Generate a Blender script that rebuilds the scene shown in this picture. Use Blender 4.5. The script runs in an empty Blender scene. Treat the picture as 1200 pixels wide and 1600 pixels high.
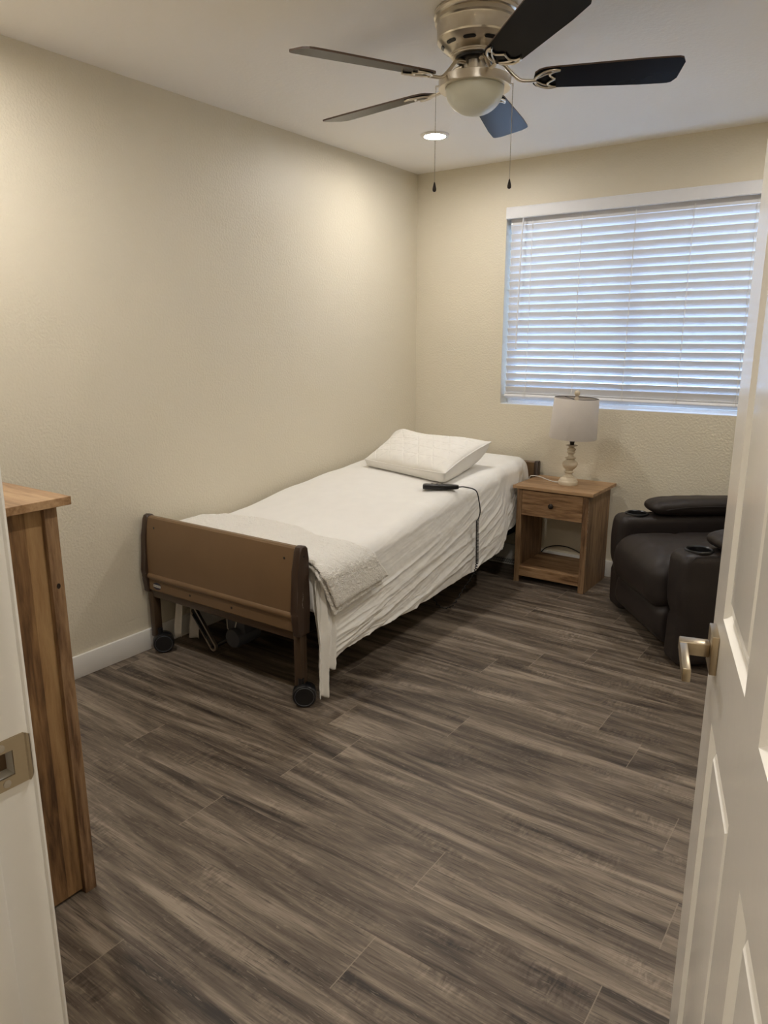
import bpy, bmesh, math, random
from mathutils import Vector, Matrix, noise

random.seed(7)
scene = bpy.context.scene
col = scene.collection
PI = math.pi

# ------------------------------------------------------------------ camera, world, exposure
CAM = (2.725, -4.26, 1.41)
cd = bpy.data.cameras.new('camera')
cam = bpy.data.objects.new('camera', cd)
col.objects.link(cam)
cam.location = CAM
cam.rotation_euler = (math.radians(90 - 13.347), 0, math.radians(35.067))
cd.sensor_fit = 'VERTICAL'
cd.sensor_height = 36.0
cd.sensor_width = 27.0
cd.lens = 1138.0 / 1600.0 * 36.0
cd.clip_start = 0.02
scene.camera = cam

vs = scene.view_settings
vs.view_transform = 'Standard'
vs.look = 'None'
vs.gamma = 1.0
vs.use_curve_mapping = False
vs.exposure = 4.05

LAMP_POWER = 21.0                  # radiance of the ceiling downlights
LAMP_COLOR = (1.0, 0.965, 0.925)
NEAR_POWER = 30.0                  # the two downlights on the doorway side
HALL_POWER = 33.0
DAYLIGHT = (0.46, 0.65, 1.0)
DAY_STRENGTH = 0.55

w = bpy.data.worlds.new('daylight')
scene.world = w
w.use_nodes = True
bgn = w.node_tree.nodes['Background']
bgn.inputs[0].default_value = (*DAYLIGHT, 1)
bgn.inputs[1].default_value = DAY_STRENGTH

# ------------------------------------------------------------------ room sizes (metres)
RW = 2.98          # room width (x), left wall x=0
RF = -3.912        # room face of the wall with the doorway; back wall y=0
H = 2.44
WT = 0.115         # wall thickness
WX0, WX1, WZ0, WZ1 = 0.640, 2.165, 1.009, 2.180      # window opening
DX0, DX1, DZ1 = 2.022, 2.760, 2.045                  # doorway opening

# ------------------------------------------------------------------ material helpers
def lin(r, g, b):
    f = lambda c: (c / 12.92 if c <= 0.04045 else ((c + 0.055) / 1.055) ** 2.4)
    return (f(r / 255), f(g / 255), f(b / 255), 1)

class NT:
    def __init__(s, name):
        s.m = bpy.data.materials.new(name)
        s.m.use_nodes = True
        s.t = s.m.node_tree
        s.b = s.t.nodes['Principled BSDF']
        s.out = s.t.nodes['Material Output']
    def n(s, kind, **kw):
        nd = s.t.nodes.new(kind)
        for k, v in kw.items():
            setattr(nd, k, v)
        return nd
    def l(s, a, b):
        s.t.links.new(a, b)
    def val(s, x, sock):
        if isinstance(x, (int, float)):
            sock.default_value = x
        else:
            s.l(x, sock)
    def math(s, op, a, b=0.0, c=0.0):
        nd = s.n('ShaderNodeMath', operation=op)
        s.val(a, nd.inputs[0]); s.val(b, nd.inputs[1]); s.val(c, nd.inputs[2])
        return nd.outputs[0]
    def coords(s, scale=(1, 1, 1), loc=(0, 0, 0), rot=(0, 0, 0), kind='Object'):
        tc = s.n('ShaderNodeTexCoord')
        mp = s.n('ShaderNodeMapping')
        mp.inputs['Scale'].default_value = scale
        mp.inputs['Location'].default_value = loc
        mp.inputs['Rotation'].default_value = rot
        s.l(tc.outputs[kind], mp.inputs[0])
        return mp.outputs[0]
    def noise(s, vec, scale, detail=4, rough=0.55, dist=0.0):
        nd = s.n('ShaderNodeTexNoise')
        nd.inputs['Scale'].default_value = scale
        nd.inputs['Detail'].default_value = detail
        nd.inputs['Roughness'].default_value = rough
        nd.inputs['Distortion'].default_value = dist
        s.l(vec, nd.inputs['Vector'])
        return nd.outputs['Fac']
    def ramp(s, fac, stops):
        nd = s.n('ShaderNodeValToRGB')
        el = nd.color_ramp.elements
        while len(el) < len(stops):
            el.new(0.5)
        for e, (p, c) in zip(el, stops):
            e.position = p
            e.color = c
        s.l(fac, nd.inputs[0])
        return nd.outputs[0]
    def mix(s, fac, a, b, mode='MIX'):
        nd = s.n('ShaderNodeMix', data_type='RGBA', blend_type=mode)
        s.val(fac, nd.inputs[0])
        for x, i in ((a, 6), (b, 7)):
            if isinstance(x, tuple):
                nd.inputs[i].default_value = x
            else:
                s.l(x, nd.inputs[i])
        return nd.outputs[2]
    def bump(s, h, strength, dist=0.01):
        nd = s.n('ShaderNodeBump')
        nd.inputs['Strength'].default_value = strength
        nd.inputs['Distance'].default_value = dist
        s.l(h, nd.inputs['Height'])
        s.l(nd.outputs[0], s.b.inputs['Normal'])
    def set(s, **kw):
        for k, v in kw.items():
            s.b.inputs[k.replace('_', ' ')].default_value = v
        return s

def plain(name, c, rough=0.5, metal=0.0, bump=None, var=0.0, **kw):
    """a colour with faint procedural mottling and optional fine bump (scale, strength)"""
    t = NT(name)
    v = t.coords()
    nz = t.noise(v, 9.0, 3)
    lo = tuple(x * (1 - var) for x in c[:3]) + (1,)
    hi = tuple(min(1, x * (1 + var)) for x in c[:3]) + (1,)
    t.l(t.ramp(nz, [(0.3, lo), (0.7, hi)]), t.b.inputs['Base Color'])
    t.set(Roughness=rough, Metallic=metal, **kw)
    if bump:
        t.bump(t.noise(v, bump[0], 3), bump[1], 0.004)
    return t.m

def wall_paint(name, c, rough, scale, strength):
    t = NT(name)
    v = t.coords()
    t.l(t.ramp(t.noise(v, 1.3, 2), [(0.3, tuple(x * 0.985 for x in c[:3]) + (1,)), (0.7, c)]), t.b.inputs['Base Color'])
    t.set(Roughness=rough)
    n1 = t.noise(v, scale, 3, 0.5)
    r = t.ramp(n1, [(0.40, (0, 0, 0, 1)), (0.62, (1, 1, 1, 1))])
    t.bump(r, strength, 0.002)
    return t.m

def wood(name, cols, axis='x', rough=0.5, scale=1.0, bump=0.15, band=0.0, spec=0.3):
    """brown oak laminate; axis = grain direction; band > 0 adds glued staves of that width"""
    t = NT(name)
    oi = t.n('ShaderNodeObjectInfo')
    tc = t.n('ShaderNodeTexCoord')
    add = t.n('ShaderNodeVectorMath', operation='MULTIPLY_ADD')
    t.l(oi.outputs['Random'], add.inputs[0])
    add.inputs[1].default_value = (7.3, 3.1, 5.7)
    t.l(tc.outputs['Object'], add.inputs[2])
    sc = {'x': (1.6, 16, 16), 'y': (16, 1.6, 16), 'z': (16, 16, 1.6)}[axis]
    mp = t.n('ShaderNodeMapping')
    mp.inputs['Scale'].default_value = tuple(k * scale for k in sc)
    t.l(add.outputs[0], mp.inputs[0])
    n1 = t.noise(mp.outputs[0], 1.0, 6, 0.6, 0.6)
    n2 = t.noise(mp.outputs[0], 5.0, 5, 0.65, 0.3)
    f = t.math('MULTIPLY_ADD', n2, 0.45, t.math('MULTIPLY', n1, 0.65))
    if band:
        sp = t.n('ShaderNodeSeparateXYZ')
        t.l(add.outputs[0], sp.inputs[0])
        ac = {'x': 1, 'y': 0, 'z': 1}[axis]
        wn = t.n('ShaderNodeTexWhiteNoise', noise_dimensions='1D')
        t.l(t.math('FLOOR', t.math('DIVIDE', sp.outputs[ac], band)), wn.inputs['W'])
        f = t.math('ADD', f, t.math('MULTIPLY_ADD', wn.outputs['Value'], 0.13, -0.065))
    c = t.ramp(f, [(0.39, cols[0]), (0.48, cols[1]), (0.56, cols[2]), (0.68, cols[3])])
    t.l(c, t.b.inputs['Base Color'])
    t.set(Roughness=rough, Specular_IOR_Level=spec)
    t.bump(n2, bump, 0.002)
    return t.m

def floor_planks():
    t = NT('floor_planks')
    tc = t.n('ShaderNodeTexCoord')
    sp = t.n('ShaderNodeSeparateXYZ')
    t.l(tc.outputs['Object'], sp.inputs[0])
    X, Y = sp.outputs[0], sp.outputs[1]
    PWI, PLE = 0.178, 1.22
    ry = t.math('DIVIDE', t.math('ADD', Y, 2.702 + 20 * PWI), PWI)
    row = t.math('FLOOR', ry)
    fy = t.math('SUBTRACT', ry, row)
    wn = t.n('ShaderNodeTexWhiteNoise', noise_dimensions='1D')
    t.l(row, wn.inputs['W'])
    rx = t.math('DIVIDE', t.math('ADD', X, t.math('MULTIPLY', wn.outputs['Value'], PLE * 3.0)), PLE)
    cid = t.math('FLOOR', rx)
    fx = t.math('SUBTRACT', rx, cid)
    wn2 = t.n('ShaderNodeTexWhiteNoise', noise_dimensions='2D')
    cb = t.n('ShaderNodeCombineXYZ')
    t.l(row, cb.inputs[0]); t.l(cid, cb.inputs[1])
    t.l(cb.outputs[0], wn2.inputs['Vector'])
    pid = wn2.outputs['Value']
    g = t.n('ShaderNodeCombineXYZ')
    t.l(t.math('MULTIPLY', X, 1.0), g.inputs[0])
    t.l(Y, g.inputs[1])
    t.l(t.math('MULTIPLY', pid, 13.0), g.inputs[2])
    def nz(scl, sc, det, rough, dist):
        mp = t.n('ShaderNodeMapping')
        mp.inputs['Scale'].default_value = scl
        t.l(g.outputs[0], mp.inputs[0])
        return t.noise(mp.outputs[0], sc, det, rough, dist)
    broad = nz((0.8, 7.5, 1), 1.0, 3, 0.5, 2.6)
    streak = nz((2.2, 38, 1), 1.0, 5, 0.65, 0.8)
    fine = nz((9, 210, 1), 1.0, 3, 0.6, 0.2)
    ripple = nz((55, 16, 1), 1.0, 2, 0.5, 1.5)
    patch = nz((4, 11, 1), 1.0, 2, 0.5, 0.5)
    f = t.math('MULTIPLY', broad, 0.60)
    f = t.math('MULTIPLY_ADD', streak, 0.24, f)
    f = t.math('MULTIPLY_ADD', fine, 0.22, f)
    rp = t.math('MULTIPLY', t.math('SUBTRACT', ripple, 0.5), t.math('MULTIPLY', t.math('MAXIMUM', t.math('SUBTRACT', patch, 0.52), 0.0), 1.6))
    f = t.math('ADD', f, rp)
    f = t.math('ADD', f, t.math('MULTIPLY_ADD', pid, 0.05, -0.035))
    c = t.ramp(f, [(0.36, lin(47, 40, 35)), (0.45, lin(82, 71, 61)), (0.54, lin(109, 97, 84)), (0.66, lin(150, 136, 120))])
    # dark pores
    pore = nz((13, 260, 1), 1.0, 2, 0.5, 0.1)
    pm = t.ramp(pore, [(0.30, (1, 1, 1, 1)), (0.40, (0, 0, 0, 1))])
    c = t.mix(t.math('MULTIPLY', pm, 0.60), c, lin(44, 37, 32))
    # limed flecks between the pores
    fl = nz((28, 190, 3), 1.0, 2, 0.5, 0.6)
    fm = t.ramp(fl, [(0.62, (0, 0, 0, 1)), (0.72, (1, 1, 1, 1))])
    c = t.mix(t.math('MULTIPLY', fm, 0.40), c, lin(150, 137, 120))
    # seams: long edges darker, butt joints a thin pale bevel
    ed = t.math('MINIMUM', fy, t.math('SUBTRACT', 1.0, fy))
    lm = t.math('LESS_THAN', ed, 0.006)
    c = t.mix(t.math('MULTIPLY', lm, 0.30), c, lin(42, 36, 31))
    ex = t.math('MINIMUM', fx, t.math('SUBTRACT', 1.0, fx))
    xm = t.math('LESS_THAN', ex, 0.0011)
    c = t.mix(t.math('MULTIPLY', xm, 0.55), c, lin(150, 137, 120))
    t.l(c, t.b.inputs['Base Color'])
    t.l(t.math('MULTIPLY_ADD', streak, 0.22, 0.36), t.b.inputs['Roughness'])
    t.set(Specular_IOR_Level=0.38)
    hgt = t.math('SUBTRACT', t.math('MULTIPLY_ADD', streak, 0.5, t.math('MULTIPLY', fine, 0.6)), t.math('MULTIPLY', t.math('MAXIMUM', lm, xm), 0.6))
    t.bump(hgt, 0.22, 0.003)
    return t.m

def cloth(name, c, weave=700, strength=0.12, rough=0.85, crinkle=None):
    t = NT(name)
    v = t.coords()
    nz = t.noise(v, weave, 2)
    t.l(t.ramp(t.noise(v, 14, 3), [(0.3, tuple(x * 0.97 for x in c[:3]) + (1,)), (0.7, c)]), t.b.inputs['Base Color'])
    t.set(Roughness=rough, Specular_IOR_Level=0.2)
    t.b.inputs['Sheen Weight'].default_value = 0.15
    h = nz
    if crinkle:
        vo = t.n('ShaderNodeTexVoronoi', feature='F1')
        vo.inputs['Scale'].default_value = crinkle[0]
        nv = t.n('ShaderNodeTexNoise')
        nv.inputs['Scale'].default_value = crinkle[0] * 0.8
        t.l(v, nv.inputs['Vector'])
        mx = t.n('ShaderNodeMix', data_type='VECTOR')
        mx.inputs[0].default_value = 0.035
        t.l(v, mx.inputs[4]); t.l(nv.outputs['Color'], mx.inputs[5])
        t.l(mx.outputs[1], vo.inputs['Vector'])
        h = t.math('MULTIPLY_ADD', t.math('SUBTRACT', 1.0, t.math('MULTIPLY', vo.outputs['Distance'], 1.0)), crinkle[1], nz)
    t.bump(h, strength, 0.006)
    return t.m

def emitter(name, c, strength):
    t = NT(name)
    t.set(Base_Color=(0.9, 0.9, 0.9, 1), Roughness=0.4)
    t.b.inputs['Emission Color'].default_value = (*c, 1)
    t.b.inputs['Emission Strength'].default_value = strength
    return t.m

def brushed(name, c, rough=0.3, aniso=0.0):
    t = NT(name)
    v = t.coords((2, 2, 650))
    n1 = t.noise(v, 1.0, 3)
    t.l(t.ramp(n1, [(0.3, tuple(x * 0.97 for x in c[:3]) + (1,)), (0.7, c)]), t.b.inputs['Base Color'])
    t.l(t.math('MULTIPLY_ADD', n1, 0.06, rough - 0.03), t.b.inputs['Roughness'])
    t.set(Metallic=1.0)
    return t.m

def glass_pane():
    t = NT('window_glass')
    tr = t.n('ShaderNodeBsdfTransparent')
    tr.inputs[0].default_value = (0.94, 0.97, 0.98, 1)
    gl = t.n('ShaderNodeBsdfGlossy')
    gl.inputs['Roughness'].default_value = 0.02
    fr = t.n('ShaderNodeFresnel')
    mx = t.n('ShaderNodeMixShader')
    t.l(fr.outputs[0], mx.inputs[0]); t.l(tr.outputs[0], mx.inputs[1]); t.l(gl.outputs[0], mx.inputs[2])
    t.l(mx.outputs[0], t.out.inputs[0])
    return t.m

M = {}
M['wall'] = wall_paint('cream_wall_paint', lin(220, 211, 190), 0.42, 95, 0.35)
M['ceiling'] = wall_paint('white_ceiling_paint', lin(247, 243, 236), 0.75, 60, 0.12)
M['trim'] = plain('white_trim_paint', lin(232, 229, 223), 0.35, var=0.01)
M['door'] = plain('white_door_paint', lin(232, 228, 220), 0.15, var=0.008, bump=(30, 0.03))
M['floor'] = floor_planks()
M['vinyl'] = plain('white_window_vinyl', lin(235, 236, 238), 0.35, var=0.01)
M['slat'] = plain('white_blind_slat', lin(228, 228, 230), 0.42, var=0.01, bump=(160, 0.05))
M['cord'] = plain('white_cord', lin(230, 228, 222), 0.7, var=0.02)
M['glass'] = glass_pane()
M['oak_x'] = wood('rustic_oak_x', [lin(70, 48, 31), lin(118, 88, 60), lin(150, 117, 84), lin(176, 144, 108)], 'x')
M['oak_z'] = wood('rustic_oak_z', [lin(66, 46, 31), lin(108, 81, 57), lin(136, 107, 78), lin(160, 131, 98)], 'z')
M['oak_y'] = wood('rustic_oak_y', [lin(70, 48, 31), lin(118, 88, 60), lin(150, 117, 84), lin(176, 144, 108)], 'y')
M['oak_panel'] = wood('rustic_oak_panel', [lin(74, 52, 34), lin(118, 88, 58), lin(146, 113, 76), lin(168, 136, 96)], 'z', scale=0.55, band=0.11)
M['oak_top'] = wood('rustic_oak_top', [lin(104, 76, 50), lin(138, 106, 74), lin(160, 126, 92), lin(180, 148, 112)], 'x', rough=0.42)
M['bronze'] = plain('dark_bronze_knob', lin(48, 40, 34), 0.45, 0.6)
M['sheet'] = cloth('white_cotton_sheet', lin(242, 239, 233), 900, 0.05)
M['blanket'] = cloth('white_crinkled_coverlet', lin(242, 238, 230), 300, 0.60, crinkle=(95, 1.6))
M['pillow'] = cloth('white_quilted_sham', lin(240, 236, 228), 500, 0.10)
M['piping'] = cloth('white_piping', lin(236, 232, 225), 400, 0.1)
M['tan'] = plain('tan_bed_panel', lin(112, 87, 60), 0.36, var=0.03)
M['brown'] = plain('dark_brown_bed_trim', lin(60, 45, 35), 0.30, var=0.05, bump=(40, 0.05))
M['bedmetal'] = plain('brown_painted_steel', lin(70, 54, 39), 0.35, 0.1, var=0.03)
M['darksteel'] = plain('dark_steel', lin(40, 39, 40), 0.4, 0.7, var=0.05)
M['steel'] = brushed('zinc_steel', lin(190, 182, 168), 0.35)
M['black'] = plain('black_plastic', lin(20, 20, 22), 0.32, var=0.05)
M['rubber'] = plain('black_rubber', lin(24, 24, 25), 0.6, var=0.05)
M['grey'] = plain('grey_plastic', lin(70, 72, 78), 0.4, var=0.05)
M['label'] = plain('white_label', lin(205, 203, 195), 0.5, var=0.02)
M['navy'] = plain('navy_badge_ink', lin(22, 28, 52), 0.35)
M['leather'] = plain('dark_brown_faux_leather', lin(41, 35, 33), 0.47, var=0.08, bump=(260, 0.12), Specular_IOR_Level=0.35)
M['stitch'] = plain('grey_stitching', lin(120, 112, 105), 0.6)
M['nickel'] = brushed('brushed_nickel', lin(214, 205, 190), 0.29)
M['blade'] = plain('dark_fan_blade', lin(18, 18, 24), 0.20, var=0.05, Specular_IOR_Level=0.035)
M['bladeedge'] = plain('brown_blade_edge', lin(78, 58, 44), 0.45, var=0.05)
M['opal'] = plain('frosted_opal_glass', lin(214, 214, 200), 0.35, var=0.01, Transmission_Weight=0.0)
M['lampbase'] = plain('distressed_cream_paint', lin(204, 190, 166), 0.6, var=0.07, bump=(50, 0.06))
M['shade'] = cloth('linen_lamp_shade', lin(214, 206, 198), 420, 0.35)
M['satin'] = brushed('satin_nickel_hardware', lin(178, 163, 138), 0.30)
M['pocket'] = plain('raw_wood_pocket', lin(110, 88, 66), 0.8, var=0.15)
M['vent'] = plain('white_vent_enamel', lin(206, 204, 196), 0.45, var=0.02)
M['lamp_glow'] = emitter('downlight_glow', LAMP_COLOR, LAMP_POWER)
M['near_glow'] = emitter('near_downlight_glow', LAMP_COLOR, NEAR_POWER)
M['hall_glow'] = emitter('hall_light_glow', (1.0, 0.93, 0.84), HALL_POWER)

# ------------------------------------------------------------------ mesh helpers
def link(name, bm, mat, parent=None, smooth=False, angle=None, loc=None, rot=None):
    me = bpy.data.meshes.new(name)
    bmesh.ops.recalc_face_normals(bm, faces=bm.faces)
    bm.to_mesh(me)
    bm.free()
    for mm in (mat if isinstance(mat, (list, tuple)) else [mat]):
        me.materials.append(mm)
    o = bpy.data.objects.new(name, me)
    col.objects.link(o)
    if parent:
        o.parent = parent
    if loc: o.location = loc
    if rot: o.rotation_euler = rot
    if smooth:
        for p in me.polygons:
            p.use_smooth = True
        if angle:
            me.set_sharp_from_angle(angle=math.radians(angle))
    return o

def empty(name, loc=(0, 0, 0), rz=0.0, label=None, cat=None, group=None, kind=None):
    o = bpy.data.objects.new(name, None)
    o.empty_display_size = 0.1
    col.objects.link(o)
    o.location = loc
    o.rotation_euler = (0, 0, rz)
    tag(o, label, cat, group, kind)
    return o

def tag(o, label=None, cat=None, group=None, kind=None):
    if label: o['label'] = label
    if cat: o['category'] = cat
    if group: o['group'] = group
    if kind: o['kind'] = kind
    return o

def box(bm, x0, x1, y0, y1, z0, z1, bevel=0.0, seg=2, mi=0):
    vs_ = [bm.verts.new((x, y, z)) for x in (x0, x1) for y in (y0, y1) for z in (z0, z1)]
    idx = [(0, 1, 3, 2), (4, 6, 7, 5), (0, 4, 5, 1), (2, 3, 7, 6), (0, 2, 6, 4), (1, 5, 7, 3)]
    fs = [bm.faces.new([vs_[i] for i in f]) for f in idx]
    for f in fs:
        f.material_index = mi
    if bevel:
        es = list({e for f in fs for e in f.edges})
        r = bmesh.ops.bevel(bm, geom=es, offset=bevel, segments=seg, profile=0.5, affect='EDGES')
        for f in r['faces']:
            f.material_index = mi
    return bm

def BM():
    return bmesh.new()

def lathe(bm, prof, n=32, c=(0, 0, 0), mi=0, cap=True, axis='z'):
    rings = []
    for r, z in prof:
        ring = []
        for i in range(n):
            a = 2 * PI * i / n
            p = (r * math.cos(a), r * math.sin(a), z)
            if axis == 'x': p = (z, p[0], p[1])
            if axis == 'y': p = (p[0], z, p[1])
            ring.append(bm.verts.new((c[0] + p[0], c[1] + p[1], c[2] + p[2])))
        rings.append(ring)
    for a, b in zip(rings, rings[1:]):
        for i in range(n):
            f = bm.faces.new((a[i], a[(i + 1) % n], b[(i + 1) % n], b[i]))
            f.material_index = mi
    if cap:
        for rg in (rings[0], rings[-1]):
            f = bm.faces.new(rg)
            f.material_index = mi
    return bm

def tube(bm, pts, r, n=8, mi=0, closed=False, cap=True, flat=None):
    pts = [Vector(p) for p in pts]
    m = len(pts)
    rings = []
    prev = None
    for i, p in enumerate(pts):
        if closed:
            t = pts[(i + 1) % m] - pts[(i - 1) % m]
        else:
            t = pts[min(i + 1, m - 1)] - pts[max(i - 1, 0)]
        t.normalize()
        if prev is None:
            a = Vector((0, 0, 1)) if abs(t.z) < 0.9 else Vector((1, 0, 0))
            nrm = t.cross(a).normalized()
        else:
            nrm = (prev - t * prev.dot(t)).normalized()
        prev = nrm
        bn = t.cross(nrm)
        rr = r[i] if isinstance(r, (list, tuple)) else r
        fl = flat or 1.0
        rings.append([bm.verts.new(p + nrm * (rr * math.cos(2 * PI * k / n)) + bn * (rr * fl * math.sin(2 * PI * k / n))) for k in range(n)])
    rng = range(m if closed else m - 1)
    for i in rng:
        a, b = rings[i], rings[(i + 1) % m]
        for k in range(n):
            f = bm.faces.new((a[k], a[(k + 1) % n], b[(k + 1) % n], b[k]))
            f.material_index = mi
    if cap and not closed:
        for rg in (rings[0], rings[-1]):
            f = bm.faces.new(rg); f.material_index = mi
    return bm

def smooth_path(pts, n=8):
    """Catmull-Rom through the points"""
    P = [Vector(p) for p in pts]
    P = [P[0] * 2 - P[1]] + P + [P[-1] * 2 - P[-2]]
    out = []
    for i in range(1, len(P) - 2):
        for k in range(n):
            t = k / n
            a, b, c, d = P[i - 1], P[i], P[i + 1], P[i + 2]
            out.append(0.5 * ((2 * b) + (c - a) * t + (2 * a - 5 * b + 4 * c - d) * t * t + (3 * b - a - 3 * c + d) * t ** 3))
    out.append(P[-2])
    return out

def prism(bm, prof, x0, x1, mi=0, axis='x'):
    """extrude a closed (a, b) profile along an axis: x -> (y,z), y -> (x,z), z -> (x,y)"""
    def pt(a, b, t):
        return {'x': (t, a, b), 'y': (a, t, b), 'z': (a, b, t)}[axis]
    A = [bm.verts.new(pt(a, b, x0)) for a, b in prof]
    B = [bm.verts.new(pt(a, b, x1)) for a, b in prof]
    n = len(prof)
    for i in range(n):
        f = bm.faces.new((A[i], A[(i + 1) % n], B[(i + 1) % n], B[i])); f.material_index = mi
    for rg in (A, B):
        f = bm.faces.new(rg); f.material_index = mi
    return bm

def grid(bm, nu, nv, fn, mi=0, wrap=False):
    V = [[bm.verts.new(fn(i / (nu - 1), j / (nv - 1))) for j in range(nv)] for i in range(nu)]
    for i in range(nu - 1):
        for j in range(nv - 1):
            f = bm.faces.new((V[i][j], V[i + 1][j], V[i + 1][j + 1], V[i][j + 1])); f.material_index = mi
    return V

def rbox(bm, sx, sy, sz, r, n=14, fn=None, mi=0):
    """rounded box of full size sx,sy,sz centred on 0, finely divided; fn(p) deforms"""
    h = Vector((sx / 2, sy / 2, sz / 2))
    cache = {}
    def vert(p):
        k = tuple(round(c, 6) for c in p)
        if k in cache:
            return cache[k]
        q = Vector((p[0] * h.x, p[1] * h.y, p[2] * h.z))
        inner = Vector([max(-(h[i] - r), min(h[i] - r, q[i])) for i in range(3)])
        d = q - inner
        if d.length > 1e-9:
            q = inner + d.normalized() * r
        if fn:
            q = Vector(fn(q))
        v = bm.verts.new(q)
        cache[k] = v
        return v
    def rem(t):   # concentrate samples near the edges
        return math.sin(t * PI / 2) * 0.55 + t * 0.45
    for ax in range(3):
        for s in (-1, 1):
            for i in range(n):
                for j in range(n):
                    quad = []
                    for (a, b) in ((i, j), (i + 1, j), (i + 1, j + 1), (i, j + 1)):
                        p = [0, 0, 0]
                        p[ax] = s
                        p[(ax + 1) % 3] = rem(2 * a / n - 1)
                        p[(ax + 2) % 3] = rem(2 * b / n - 1)
                        quad.append(vert(p))
                    if len(set(quad)) == 4:
                        f = bm.faces.new(quad); f.material_index = mi
    return bm

def shell(o, t, off=-1):
    md = o.modifiers.new('thickness', 'SOLIDIFY')
    md.thickness = t
    md.offset = off
    return o

def interp(x, tab):
    if x <= tab[0][0]: return tab[0][1]
    for (a, va), (b, vb) in zip(tab, tab[1:]):
        if x <= b:
            k = (x - a) / (b - a)
            k = k * k * (3 - 2 * k) * 0.5 + k * 0.5
            return va + (vb - va) * k
    return tab[-1][1]

def fb(x, y, z, o=3):
    return noise.fractal(Vector((x, y, z)), 1.0, 2.0, o)

# ================================================================== THE SETTING
HX0, HX1, HY = 1.10, 3.55, -6.2         # hall beyond the doorway
def struct(o):
    o['kind'] = 'structure'
    return o

bm = BM(); box(bm, 0 - WT, HX1 + WT, HY - WT, 0 + WT, -0.08, 0.0)
struct(link('floor', bm, M['floor']))
bm = BM(); box(bm, 0 - WT, HX1 + WT, HY - WT, 0 + WT + 0.05, H, H + 0.08)
struct(link('ceiling', bm, M['ceiling']))
bm = BM(); box(bm, -WT, 0, RF - WT, WT + 0.05, 0, H)
struct(link('wall_left', bm, M['wall']))
BT = WT + 0.05                           # the outer wall is thicker
bm = BM()
box(bm, 0, WX0, 0, BT, 0, H); box(bm, WX1, RW, 0, BT, 0, H)
box(bm, WX0, WX1, 0, BT, 0, WZ0); box(bm, WX0, WX1, 0, BT, WZ1, H)
struct(link('wall_back', bm, M['wall']))
bm = BM(); box(bm, RW, RW + WT, RF, BT, 0, H)
struct(link('wall_right', bm, M['wall']))
bm = BM()
JT = 0.018
box(bm, 0, DX0 - JT, RF - WT, RF, 0, H); box(bm, DX1 + JT, HX1, RF - WT, RF, 0, H)
box(bm, DX0 - JT, DX1 + JT, RF - WT, RF, DZ1 + JT, H)
struct(link('wall_front', bm, M['wall']))
bm = BM(); box(bm, HX0 - WT, HX0, HY, RF - WT, 0, H)
struct(link('wall_hall_left', bm, M['wall']))
bm = BM(); box(bm, HX1, HX1 + WT, HY, RF, 0, H)
struct(link('wall_hall_right', bm, M['wall']))
bm = BM(); box(bm, HX0 - WT, HX1 + WT, HY - WT, HY, 0, H)
struct(link('wall_hall_end', bm, M['wall']))

def baseboard(name, x0, x1, y0, y1):
    bm = BM(); box(bm, x0, x1, y0, y1, 0, 0.100, 0.003, 2)
    return struct(link(name, bm, M['trim'], smooth=True, angle=40))
baseboard('baseboard_left', 0.0, 0.014, RF + 0.001, -0.0145)
baseboard('baseboard_back', 0.0, RW, -0.014, 0.0)
baseboard('baseboard_right', RW - 0.014, RW, RF + 0.015, -0.0145)
baseboard('baseboard_front', 0.0145, DX0 - 0.07, RF, RF + 0.014)

# door frame: jambs, head, stops and casings; the strike jamb has a real pocket behind its plate
SY, SZ = -3.9385, 0.984                 # strike plate centre
bm = BM()
ya, yb = RF - WT - 0.002, RF + 0.002
ph = (SY - 0.010, SY + 0.011, SZ - 0.015, SZ + 0.015)
ycut = [ya, ph[0], ph[1], yb]; zcut = [0.0, ph[2], ph[3], DZ1]
for i in range(3):
    for k in range(3):
        if i == 1 and k == 1:
            continue
        box(bm, DX0 - JT, DX0, ycut[i], ycut[i + 1], zcut[k], zcut[k + 1])
box(bm, DX1, DX1 + JT, ya, yb, 0, DZ1)
box(bm, DX0 - JT, DX1 + JT, ya, yb, DZ1, DZ1 + JT)
st = RF - 0.045                          # door stop
box(bm, DX0, DX0 + 0.011, st - 0.032, st - 0.0, 0, DZ1, 0.003, 2)
box(bm, DX1 - 0.011, DX1, st - 0.032, st, 0, DZ1, 0.003, 2)
box(bm, DX0 + 0.011, DX1 - 0.011, st - 0.032, st, DZ1 - 0.011, DZ1, 0.003, 2)
trim = struct(link('trim_1', bm, M['trim'], smooth=True, angle=30))
def casing(name, y0, y1):
    bm = BM()
    cw, rv = 0.057, 0.002
    box(bm, DX0 - rv - cw, DX0 - rv, y0, y1, 0, DZ1 + rv + cw, 0.004, 2)
    box(bm, DX1 + rv, DX1 + rv + cw, y0, y1, 0, DZ1 + rv + cw, 0.004, 2)
    box(bm, DX0 - rv, DX1 + rv, y0, y1, DZ1 + rv, DZ1 + rv + cw, 0.004, 2)
    return struct(link(name, bm, M['trim'], smooth=True, angle=30))
casing('trim_2', RF + 0.0022, RF + 0.0105)
casing('trim_3', RF - WT - 0.015, RF - WT - 0.0022)

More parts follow.
